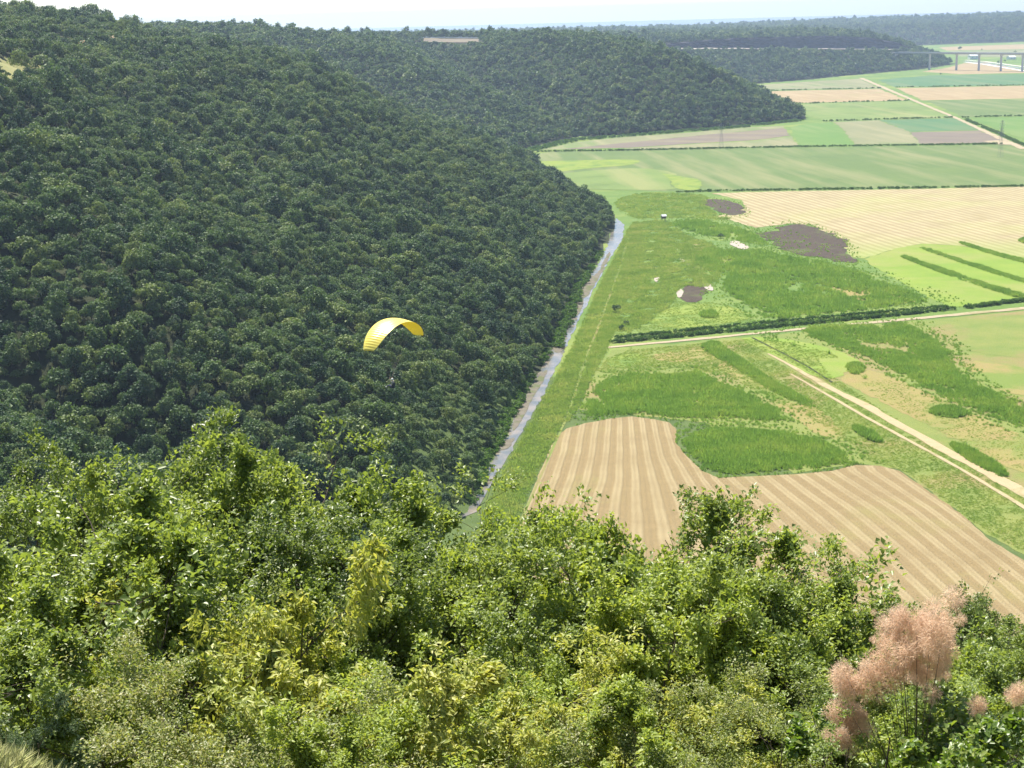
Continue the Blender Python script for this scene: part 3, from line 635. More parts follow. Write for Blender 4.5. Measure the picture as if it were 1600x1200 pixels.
# one clump of each kind stands in the open and is also the pattern for the beds
reed_me = [tuft(300+i, 40, 2.1, .85, .13, 'reed_leaf', 'reed_clump', .38) for i in range(3)]
grass_me = [tuft(320+i, 30, .8, .75, .09, 'grass_leaf', 'grass_clump', .6) for i in range(3)]
RS_ = []
for i, (px, py) in enumerate([(1352,592),(1295,553),(1240,541)]):
    q = g(px, py); RS_.append(source('reed_clump', reed_me[i], (q[0], q[1], .1), ['lone reed clump just below the small reed island','lone reed clump on the light green wedge','lone reed clump near the dirt road'][i], 'reeds', group='lone reed clumps'))
GS_ = []
for i, (px, py) in enumerate([(900,640),(985,545),(1130,563)]):
    q = g(px, py); GS_.append(source('grass_clump', grass_me[i], (q[0], q[1], .1), ['tall grass clump on the river bank path','tall grass clump at the road corner','tall grass clump in the withered patch'][i], 'grass', group='tall grass clumps'))
rr = np.random.RandomState(21)
LEVG = G(LEV)
TRK = [G([(1200,553),(1245,577),(1290,603),(1350,633),(1420,673),(1500,716),(1600,771),(1740,850)]), G([(1235,585),(1290,616),(1350,651),(1420,689),(1500,733),(1600,793),(1740,880)])]
A_G = np.array(G(A_PX))
def reed_bed(label, px, sp=1.0, sc=(.8, 1.25), soft=1, dens=1., gaps=.0, mound=9., edge=5.5):
    poly = smooth_closed(G(px), soft); p = in_poly(poly, sp, rr)
    p = p[pdist(p, poly) > sp*.62*edge*(.25+.75*wob(p, 16*sp, 41, 3)+.5*wob(p, 5*sp, 43, 2))]
    if gaps: p = p[.65*wob(p*np.array([1., .42]), 24, 77+len(p) % 13, 4)+.55*wob(p*np.array([1., .5]), 8.3, 91, 3)+.35*rr.randn(len(p))+.9 > gaps]
    if dens < 1: p = p[rr.rand(len(p)) < dens]
    n = len(p); c = poly.min(0)+rr.rand(max(3, int(np.prod(poly.max(0)-poly.min(0))/(mound*mound*2.4))), 2)*(poly.max(0)-poly.min(0)); md = np.full(n, 9.)
    for q in c: md = np.minimum(md, np.hypot((p[:, 0]-q[0])/mound, (p[:, 1]-q[1]+(p[:, 0]-q[0])*1.1)/(mound*2.3)))
    f = np.clip(1.25-md, 0, 1); k = rr.rand(n) < np.clip(.12+f*2.0, 0, 1); p = p[k]; f = f[k]; n = len(p)
    fe = np.clip(pdist(p, poly)/(edge*sp), 0, 1); k = rr.rand(n) < .35+.65*fe; p = p[k]; f = f[k]; fe = fe[k]; n = len(p)
    s = .78*rr.uniform(*sc, n)*(.42+.58*fe)*(.45+.65*np.sqrt(f))*(1+.22*wob(p, 6.5*sp, 51, 3)+.13*wob(p, 2.6*sp, 53, 2))
    if edge > 5:
        cc = poly.mean(0); p2 = in_poly(cc+(poly-cc)*np.array([1.3, 1.4]), sp*1.1, rr); p2 = p2[~inside(p2, poly) & ~inside(p2, A_G)]
        d2 = pdist(p2, poly); p2 = p2[(rr.rand(len(p2)) < .75*np.exp(-d2/(4.5*sp))*np.clip(.8+wob(p2, 11*sp, 71, 3), 0, 1.3))]
        p2 = p2[(pdist(p2, TRK[0], False) > 3) & (pdist(p2, TRK[1], False) > 1.5)]
        p = np.concatenate([p, p2]); s = np.concatenate([s, .78*rr.uniform(.3, .75, len(p2))]); n = len(p)
    scatter('reed_bed', np.c_[p, np.full(n, .05)], rr.rand(n)*6.28, s, rr.randint(0, 3, n), RS_, label, 'reeds')
reed_bed('broad green reed bed above the stubble field', [(905,655),(900,630),(925,600),(960,585),(1000,582),(1060,586),(1088,572),(1110,585),(1130,598),(1180,615),(1243,652),(1222,664),(1120,656),(1050,657),(1000,650),(950,652)], 1.0, gaps=.4)
reed_bed('rounded tongue of reeds jutting into the stubble field', [(1057,692),(1075,676),(1110,666),(1180,670),(1270,682),(1325,702),(1336,722),(1290,734),(1187,742),(1126,745),(1098,735),(1070,708)], .85)
reed_bed('slanting reed belt left of the straw track', [(1088,540),(1118,531),(1150,552),(1200,590),(1250,615),(1292,638),(1280,643),(1240,630),(1190,606),(1140,572),(1098,550)], .95, edge=2.4)
reed_bed('long reed belt running from the dirt road to the photo edge', [(1210,524),(1240,512),(1330,507),(1420,503),(1446,517),(1500,548),(1488,560),(1530,600),(1580,620),(1620,630),(1640,680),(1560,660),(1500,640),(1440,607),(1380,577),(1335,552),(1285,540),(1262,547),(1220,536)], 1.0, gaps=.5)
reed_bed('small oval reed island in the light green wedge', [(1316,572),(1338,565),(1358,574),(1346,587),(1326,585)], .9, edge=2.4)
reed_bed('oval reed patch on the wide dry meadow', [(1444,642),(1478,633),(1522,645),(1502,656),(1462,652)], .8, edge=2.4)
reed_bed('short dark reed row beside the broad straw track', [(1478,690),(1520,703),(1582,742),(1565,750),(1500,714)], .7, edge=1.0)
reed_bed('tiny reed row between the tongue and the straw track', [(1328,666),(1350,670),(1384,690),(1370,694),(1340,680)], .7, edge=1.0)
reed_bed('big northern reed bed broken by mown lanes', [(1066,400),(1110,384),(1150,392),(1200,390),(1235,402),(1290,408),(1350,425),(1400,445),(1472,470),(1436,477),(1390,482),(1330,490),(1200,503),(1180,492),(1160,478),(1125,460),(1118,446),(1130,430),(1085,420)], 1.35, (1.1, 1.6), gaps=.72)
reed_bed('reed fringe between the white hut and the scorched patches', [(1035,348),(1065,342),(1120,345),(1180,360),(1215,388),(1180,384),(1130,374),(1070,365)], 1.5, (1.1, 1.6), gaps=.75)
reed_bed('reed island in the yellow-green clearing by the hedge', [(1090,490),(1110,486),(1126,492),(1118,498),(1095,497)], 1.0, edge=1.0)
reed_bed('lowest dark reed strip across the vivid meadow', [(1402,401),(1412,400),(1470,419),(1540,444),(1610,464),(1600,470),(1520,445),(1450,420)], 1.2, (.9, 1.3), edge=1.0)
reed_bed('middle dark reed strip across the vivid meadow', [(1434,388),(1442,387),(1500,405),(1560,424),(1620,443),(1620,449),(1550,428),(1490,408)], 1.2, (.7, 1.1), edge=1.0)
reed_bed('upper dark reed strip across the vivid meadow', [(1494,380),(1502,378),(1550,392),(1620,411),(1620,417),(1550,399)], 1.2, (.7, 1.1), edge=1.0)
reed_bed('small reed mound at the photo edge in the mown field', [(1588,376),(1600,372),(1625,376),(1625,382),(1600,382)], 1.1, edge=1.0)
reed_bed('sparse green reeds sprouting on the large scorched patch', [(1180,365),(1212,361),(1232,351),(1262,351),(1300,368),(1326,383),(1322,396),(1345,408),(1330,412),(1285,402),(1250,400),(1215,388)], 1.6, (.4, .8), dens=.10, mound=30.)
reed_bed('sparse green reeds sprouting on the small scorched patch', [(1093,314),(1112,311),(1135,313),(1158,320),(1166,333),(1142,338),(1118,330),(1100,322)], 1.8, (.4, .8), dens=.10, mound=30.)
def tall_grass(label, px, sp, sc, gaps=0., soft=1):
    poly = smooth_closed(G(px), soft); p = in_poly(poly, sp, rr)
    p = p[(pdist(p, TRK[0], False) > 2.6) & (pdist(p, TRK[1], False) > 1.1) & (pdist(p, LEVG, False) > .8) & ~inside(p, A_G)]
    if gaps: p = p[wob(p, 18, 31, 3)+.9 > gaps]
    n = len(p); scatter('tall_grass', np.c_[p, np.full(n, .04)], rr.rand(n)*6.28, rr.uniform(*sc, n)*(1+.35*wob(p, 7*sp, 61, 3)), rr.randint(0, 3, n), GS_, label, 'grass')
tall_grass('rough tall grass on the bank between river and stubble field', [(768,770),(800,715),(835,650),(870,590),(905,520),(940,440),(965,395),(985,350),(1000,345),(1005,380),(985,440),(955,535),(925,590),(900,640),(880,670),(850,715),(810,805),(780,880),(740,860)], 1.05, (.8, 1.7))
tall_grass('rough tall grass over the olive meadow', [(925,592),(955,550),(1060,540),(1200,527),(1330,560),(1260,560),(1420,670),(1600,760),(1720,830),(1720,900),(1610,868),(1540,832),(1450,762),(1405,732),(1350,722),(1330,690),(1240,640),(1100,570)], 0.85, (.3, .8), .25)
tall_grass('shaggy marsh grass north of the dirt road', [(955,532),(970,470),(985,410),(990,350),(1040,342),(1075,372),(1120,380),(1128,430),(1112,450),(1060,446),(1052,475),(1005,510)], 1.25, (.7, 2.1), .55)
tall_grass('shaggy meadow grass beyond the white hut', [(965,330),(960,312),(1000,302),(1060,302),(1110,306),(1100,318),(1120,336),(1150,345),(1040,340),(1000,345)], 2.2, (1.0, 2.4), .35)
tall_grass('short grass speckling the yellow-green clearing by the hedge', [(985,522),(1000,480),(1050,455),(1060,475),(1120,470),(1190,500),(1150,512),(1050,522)], 1.1, (.3, .8), .45)
tall_grass('low rough grass on the dry meadow', [(1330,600),(1400,592),(1500,640),(1620,690),(1720,760),(1620,748),(1480,680)], 0.95, (.25, .6), .5)

# hedges and ditches: rows of small bushes
BUSH = [wood_crown(400+i, 9, 34, .34, 'bush_crown', .9) for i in range(4)]
BS_ = []
for i, (px, py, sz, lb) in enumerate([(963,489,2.6,'taller dark tree alone on the green river bank'),(972,516,1.9,'dark round bush below the taller tree on the river bank'),(979,508,1.7,'dark bush above the round bush on the river bank'),(1126,372,2.2,'dark bush among the reeds near the mud flats')]):
    q = g(px, py); t = tag(obj('bush', None, None, (q[0], q[1], 0), i), lb, 'bush', 'bushes on the valley floor')
    obj('trunk', TRUNK[i % 3], t, None, None, sz*.6); BS_.append(obj('crown', BUSH[i], t, None, None, (sz, sz, sz*(1.25 if i == 0 else .9))))
def hedge(label, px, w, sp, size, gap=.0, name='hedge'):
    q = np.array(G(px)); P = []
    for a, b in zip(q[:-1], q[1:]):
        L = np.hypot(*(b-a)); k = int(L/sp*max(1, w/sp)); t = rr.rand(k)[:, None]; d = (b-a)/L
        P.append(a+(b-a)*t+np.array([-d[1], d[0]])*(rr.rand(k)[:, None]-.5)*w)
    P = np.concatenate(P)
    if gap: P = P[wob(P, 60, 9, 3) > gap-1.]
    n = len(P); sz = size*rr.uniform(.6, 1.3, n); az = rr.rand(n)*6.28; V = []; Fc = []; off = 0
    for p, z_, t_ in zip(P, sz, az):
        tv, tf = HB[rr.randint(len(HB))]; ca, sa = math.cos(t_), math.sin(t_)
        V.append(np.stack([p[0]+z_*(tv[:, 0]*ca-tv[:, 1]*sa), p[1]+z_*(tv[:, 0]*sa+tv[:, 1]*ca), z_*tv[:, 2]-.15], -1)); Fc.append(tf+off); off += len(tv)
    tag(obj(name, mesh(name, np.concatenate(V), np.concatenate(Fc), [M['hedge_leaf']])), label, 'hedge')
def mesh_arrays(me):
    v = np.zeros(len(me.vertices)*3); me.vertices.foreach_get('co', v); f = np.zeros(len(me.loops), np.int32); me.loops.foreach_get('vertex_index', f)
    return v.reshape(-1, 3), f.reshape(-1, 3)
HB = [mesh_arrays(wood_crown(430+i, 7, 14, .46, 'hedge_bush', .85)) for i in range(6)]
hedge('long dark hedge along the north side of the dirt road', [(955,536),(1060,526),(1230,509),(1400,493),(1490,483)], 3.2, 1.0, 1.15)
hedge('second hedge line behind the long road hedge', [(960,529),(1060,519),(1230,502),(1400,487),(1480,480)], 2.6, 1.1, 1.0)
hedge('hedge by the dirt road below the vivid meadow', [(1510,482),(1560,475),(1620,468)], 3.5, 1.0, 1.2)
hedge('dark ditch hedge between the mown field and the wide crop field', [(1055,301),(1100,299.5),(1350,295.5),(1600,291.5),(1720,289)], 3.2, 1.4, 1.2, .2)
hedge('straight dark ditch hedge north of the wide crop field', [(838,237.5),(1000,235),(1240,230),(1565,225.5)], 4., 1.6, 1.3)
hedge('thin ditch hedge below the pale yellow-green field', [(1285,190),(1380,187),(1490,184)], 3.5, 2.2, 1.5, .2)
hedge('thin ditch hedge east of the diagonal farm track', [(1503,184),(1600,181.5),(1720,179)], 3.5, 2.2, 1.5, .2)
hedge('thin ditch hedge below the long tan stubble field', [(1222,163),(1330,160),(1420,157.5)], 4., 2.5, 1.6, .3)
hedge('thin ditch hedge at the grey-green strip field', [(1165,143),(1270,140.5),(1376,138)], 4., 2.5, 1.6, .3)
hedge('thin ditch hedge below the dark green viaduct field', [(1398,137),(1600,133.5),(1720,131)], 4., 2.6, 1.6, .3)
hedge('scrubby hedge along the diagonal farm track', [(1508,187),(1560,209),(1600,228)], 6., 2.2, 1.3, .45)
hedge('scrub fringe along the foot of the second spur', [(800,245),(840,233),(900,219.5),(1000,211.5),(1150,200),(1250,189)], 14., 3.2, 2.0, .5)
hedge('low scrub at the river mouth below the side ravine', [(655,770),(690,735),(722,690),(752,650),(775,620)], 16., 1.6, 1.25, .3)
hedge('low green scrub lining the wooded river bank', [(732,788),(760,722),(786,667),(816,607),(842,567),(868,532),(888,482),(908,438),(936,396)], 5.5, 1.7, 1.35, .5)
hedge('ragged bushes overhanging the river bend', [(872,545),(896,478),(916,430)], 5., 2.6, 1.7, .6)

# ------------------------------------------------------------------ cutting, terrace, viaduct
def smooth_line(L, w=9):
    a = np.array([tuple(p) for p in L]); k = np.ones(w)/w; pad = np.concatenate([np.repeat(a[:1], w//2, 0), a, np.repeat(a[-1:], w//2, 0)])
    return np.stack([np.convolve(pad[:, c], k, 'valid') for c in range(3)], -1)
def cutting():
    xs = np.linspace(1034, 1432, 80); b = smooth_line([pick(x, 79.8) for x in xs], 15); V = []
    for k, x in enumerate(xs):
        tpx = np.interp(x, [1034,1120,1200,1300,1360,1400,1432], [73,66,61.5,60.5,62.5,69,79.5])
        rise = (79.8-tpx)/F*b[k, 1]*.96
        for q in range(7):
            u = q/6; V.append((b[k, 0]+1.2*math.sin(k*1.7+q), b[k, 1]+u*rise*.35+2.2*math.sin(k*.9+q*2.3)*(0 < q), b[k, 2]+2+u*rise))
    f = [(i*7+j, (i+1)*7+j, (i+1)*7+j+1, i*7+j+1) for i in range(79) for j in range(6)]
    tag(obj('rock_cutting', mesh('rock_cutting', V, f, [M['rock']])), 'long bare purple-grey rock cutting on the third spur', 'rock face', kind='structure')
    V = []
    for p in b: V += [(p[0], p[1]-22, p[2]+1.0), (p[0], p[1]+2, p[2]+3.2)]
    f = [(2*i, 2*i+2, 2*i+3, 2*i+1) for i in range(79)]
    tag(obj('motorway', mesh('motorway', V, f, [M['white_mud']])), 'pale motorway ledge along the foot of the rock cutting', 'road', kind='structure')
    V = []
    c4 = [pick(662, 72), pick(748, 71.5), pick(748, 64), pick(662, 64)]
    c4[2].y = max(c4[2].y, c4[1].y+40); c4[3].y = max(c4[3].y, c4[0].y+40)
    for u in np.linspace(0, 1, 24):
        for v in np.linspace(0, 1, 5):
            b = c4[0].lerp(c4[1], u).lerp(c4[3].lerp(c4[2], u), v); V.append((b.x, b.y, max(b.z, hz(b.x, b.y))+.8))
    f = [(i*5+j, (i+1)*5+j, (i+1)*5+j+1, i*5+j+1) for i in range(23) for j in range(4)]
    tag(obj('bare_terrace', mesh('bare_terrace', V, f, [M['brown']])), 'bare tan terrace on top of the second spur', 'field', kind='structure')
cutting()
def viaduct():
    ZD = 37.; a = g(1404, 82.2, ZD); b = g(1700, 84.6, ZD); a = Vector((*a, 0)); b = Vector((*b, 0)); d = (b-a).normalized(); n = Vector((-d.y, d.x, 0))
    root = tag(obj('viaduct', None, None, (a.x, a.y, 0)), 'grey concrete motorway viaduct on tall piers crossing the valley', 'bridge')
    L = (b-a).length
    def loc(u, w, z): return tuple(d*u+n*w+Vector((0, 0, z)))
    def beam(name, u0, u1, w0, w1, z0, z1, mat):
        m = MB(); m.quadbox([loc(u0,w0,z0),loc(u1,w0,z0),loc(u1,w1,z0),loc(u0,w1,z0),loc(u0,w0,z1),loc(u1,w0,z1),loc(u1,w1,z1),loc(u0,w1,z1)])
        return obj(name, m.me(name, [M[mat]]), root)
    beam('deck', -6, L, -6.5, 6.5, ZD-.3, ZD+.6, 'concrete'); beam('girder', -6, L, -4, 4, ZD-2.6, ZD-.303, 'concrete')
    beam('parapet', -6, L, -6.8, -6.503, ZD-.6, ZD+1.7, 'concrete'); beam('parapet', -6, L, 6.503, 6.8, ZD-.6, ZD+1.7, 'concrete')
    beam('abutment', -14, -6.003, -6, 6, ZD-16, ZD, 'concrete')
    for px in (1452.5, 1494.5, 1529.5, 1564, 1598, 1632):
        # the pier stands where the sight line crosses the deck axis
        best = min(np.linspace(0, L, 600), key=lambda u: abs(proj(np.array([a.x+d.x*u, a.y+d.y*u, 20.]))[0]-px)); u = float(best)
        zb = hz(a.x+d.x*u, a.y+d.y*u)
        m = MB(); pts = []
        for z, w in ((zb-2, .9), (ZD-6, .7), (ZD-2.603, .75)):
            pts.append((z, w))
        for (z0, w0), (z1, w1) in zip(pts[:-1], pts[1:]):
            q0 = 2.4; q1 = 2.4 if z1 < ZD-4 else 3.6
            m.quadbox([loc(u-w0*1.3,-q0,z0),loc(u+w0*1.3,-q0,z0),loc(u+w0*1.3,q0,z0),loc(u-w0*1.3,q0,z0),loc(u-w1*1.3,-q1,z1),loc(u+w1*1.3,-q1,z1),loc(u+w1*1.3,q1,z1),loc(u-w1*1.3,q1,z1)])
        obj('pier', m.me('pier', [M['concrete']]), root)
viaduct()

# ------------------------------------------------------------------ pylons, hut, houses, boulder
def pylon(px, py, h, label):
    q = g(px, py); root = tag(obj('electricity_pylon', None, None, (q[0], q[1], 0), .35), label, 'pylon', 'pylons in the fields')
    m = MB(); w0, w1 = 1.9, .35
    def cw(z): return w0+(w1-w0)*z/h
    for sx in (-1, 1):
        for sy in (-1, 1): m.tube([(sx*w0, sy*w0, 0), (sx*w1, sy*w1, h)], .065, 4)
    z = 0
    while z < h-2:
        z2 = min(h, z+1.5+cw(z)); a, b = cw(z), cw(z2)
        for s in (-1, 1):
            m.tube([(-a, s*a, z), (b, s*b, z2)], .03, 3); m.tube([(a, s*a, z), (-b, s*b, z2)], .03, 3)
            m.tube([(s*a, -a, z), (s*b, b, z2)], .03, 3); m.tube([(s*a, a, z), (s*b, -b, z2)], .03, 3)
        z = z2
    obj('lattice_mast', m.me('lattice_mast', [M['steel']]), root)
    for zz, wd_ in ((h*.72, 3.6), (h*.82, 3.0), (h*.92, 2.4)):
        m = MB()
        for s in (-1, 1):
            m.tube([(0, 0, zz), (s*wd_, 0, zz+.2)], .11, 4); m.tube([(0, 0, zz+1.1), (s*wd_, 0, zz+.25)], .07, 3)
        c = obj('cross_arm', m.me('cross_arm', [M['steel']]), root)
        m = MB()
        for s in (-1, 1): m.tube([(s*wd_, 0, zz+.2), (s*wd_, 0, zz-1.1)], .14, 5)
        obj('insulator', m.me('insulator', [M['concrete']]), c)
pylon(1563, 246, 29, 'grey lattice pylon in the wide crop field near the track junction')
pylon(1127, 232, 27, 'grey lattice pylon in front of the ploughed field')
pylon(1565, 220, 22, 'grey lattice pylon standing by the track junction')
def hut():
    q = g(1037, 345); root = tag(obj('bird_hide', None, None, (q[0], q[1], 0), .3), 'small raised hut with white roof in the green marsh', 'hut')
    for sx in (-1.1, 1.1):
        for sy in (-1., 1.):
            m = MB(); m.box(sx-.12, sx+.12, sy-.12, sy+.12, 0, 1.7); obj('post', m.me('post', [M['wood']]), root)
    m = MB(); m.box(-1.4, 1.4, -1.3, 1.3, 1.7, 3.4); w = obj('cabin', m.me('cabin', [M['wood']]), root)
    m = MB(); m.box(-.7, .7, -1.33, -1.302, 2.4, 2.9); obj('viewing_slot', m.me('viewing_slot', [M['bark']]), w)
    V = [(-1.8,-1.7,3.4),(1.8,-1.7,3.4),(1.8,1.7,3.4),(-1.8,1.7,3.4),(-1.8,0,4.6),(1.8,0,4.6)]
    obj('roof', mesh('roof', V, [(0,1,5,4),(2,3,4,5),(0,4,3),(1,2,5),(3,2,1,0)], [M['white']]), root)
hut()
def house(x, y, z, w, d, h, rz, label, name='house', group=None, cat='house', roof='roof_tile'):
    root = tag(obj(name, None, None, (x, y, z), rz), label, cat, group)
    m = MB(); m.box(-w/2, w/2, -d/2, d/2, -3, h); wl = obj('wall', m.me('wall', [M['white']]), root)
    e = .5; V = [(-w/2-e,-d/2-e,h+.01),(w/2+e,-d/2-e,h+.01),(w/2+e,d/2+e,h+.01),(-w/2-e,d/2+e,h+.01),(-w/2-e,0,h+d*.28),(w/2+e,0,h+d*.28)]
    obj('roof', mesh('roof', V, [(0,1,5,4),(2,3,4,5),(0,4,3),(1,2,5),(3,2,1,0)], [M[roof]]), root)
    for k in range(2):
        m = MB(); cx = (k-.5)*w*.45; m.box(cx-.8, cx+.8, -d/2-.06, -d/2-.003, h*.35, h*.7); obj('window', m.me('window', [M['steel']]), wl)
    return root
q = g(1521, 92.5); house(q[0], q[1], 0, 26, 14, 9, .2, 'white farm building beside the canal under the viaduct', 'farm_building', 'farm buildings on the far plain', 'building', 'white')
q = g(1580, 92.8); house(q[0], q[1], 0, 22, 12, 6, .5, 'low white farm building near the photo edge', 'farm_building', 'farm buildings on the far plain', 'building', 'white')
vr = random.Random(5); VC = g(1290, 52.5, 45.)
for i in range(16):
    ang = vr.uniform(0, 6.28); rad = vr.uniform(10, 150); x = VC[0]+vr.uniform(-190, 210); y = 7350+vr.uniform(-90, 90)
    house(x, y, 52+vr.uniform(-3, 6), vr.uniform(14, 24), 12, vr.uniform(7, 12), vr.uniform(-.5, .5), 'small hazy house of the far hilltop town', 'town_house', 'houses of the far hilltop town')
t = tag(obj('church_tower', None, None, (g(1293, 50, 60.)[0]/g(1293, 50, 60.)[1]*7380, 7380, 55)), 'slim church tower rising over the far hilltop town', 'tower')
m = MB(); m.box(-4, 4, -4, 4, -4, 26); obj('shaft', m.me('shaft', [M['white']]), t)
obj('spire', mesh('spire', [(-4.4,-4.4,26.01),(4.4,-4.4,26.01),(4.4,4.4,26.01),(-4.4,4.4,26.01),(0,0,36)], [(0,1,4),(1,2,4),(2,3,4),(3,0,4),(3,2,1,0)], [M['roof_tile']]), t)
# town hill
def town_hill():
    V = []; n = 40
    cx, cy = g(1300, 50, 50.)[0]/g(1300, 50, 50.)[1]*7400, 7420
    for j in range(14):
        for i in range(n):
            rad = j/13*620; a = 2*math.pi*i/n; V.append((cx+rad*1.5*math.cos(a), cy+rad*.6*math.sin(a), -2+58*math.cos(min(1, j/13)*math.pi/2)**1.5))
    f = [(j*n+i, j*n+(i+1) % n, (j+1)*n+(i+1) % n, (j+1)*n+i) for j in range(13) for i in range(n)]
    tag(obj('town_hill', mesh('town_hill', V, f, [M['forest_floor']], True)), 'low far hill carrying the hazy town', 'hill', kind='structure')
town_hill()
bm = bmesh.new(); bmesh.ops.create_icosphere(bm, subdivisions=2, radius=1.)
for v in bm.verts: v.co = Vector((v.co.x*1.7, v.co.y*.9, v.co.z*.55))*(1+.18*math.sin(5*v.co.x+3*v.co.y+7*v.co.z))
me = bpy.data.meshes.new('boulder'); bm.to_mesh(me); bm.free(); me.materials.append(M['white_mud'])
q = g(785, 679); tag(obj('boulder', me, None, (q[0], q[1], .3)), 'pale boulder lying in the river below the shrubs', 'rock')

PINK = [c.copy() for c in NEARC[:2]]
for c in PINK: c.materials[0] = M['plume']
for i, (px, py, sz, lb) in enumerate([(172,76,3.6,'larger pale pink flowering bush high on the near hillside'),(131,88,2.6,'small pale pink flowering bush near the hilltop clearing'),(208,64,2.0,'tiny pale pink flowering bush nearest the hilltop skyline')]):
    p = pick(px, py); t = tag(obj('flowering_bush', None, None, (p.x, p.y, p.z+2.5), i), lb, 'bush', 'flowering bushes on the hilltop')
    obj('trunk', TRUNK[i], t, None, None, sz*.8); obj('crown', PINK[i % 2], t, None, None, (sz*1.4, sz, sz))
# plateau tree row: cypress-like trees beside the bare terrace
ORDS = 'first second third fourth fifth sixth seventh eighth ninth tenth eleventh twelfth thirteenth fourteenth fifteenth sixteenth seventeenth last'.split()
CYP = wood_crown(450, 12, 30, .3, 'cypress_crown', 1.5)
for i, px in enumerate([481,494,509,524,541,548,562,570,575,588,597,602,616,628,640,652,659,750]):
    p = pick(px, 67.5+1.5*math.sin(i*2.1)); sz = 3.2+1.3*math.sin(i*3.7)**2
    t = tag(obj('plateau_tree', None, None, (p.x, p.y, p.z), i), ('small dark upright tree beyond the right end of the bare terrace' if i == 17 else 'dark upright tree, '+ORDS[i]+' from left in the plateau row beside the terrace'), 'tree', 'tree row on the plateau')
    obj('trunk', TRUNK[i % 3], t, None, None, sz*.7); obj('crown', CYP, t, None, None, (sz*.75, sz*.75, sz))

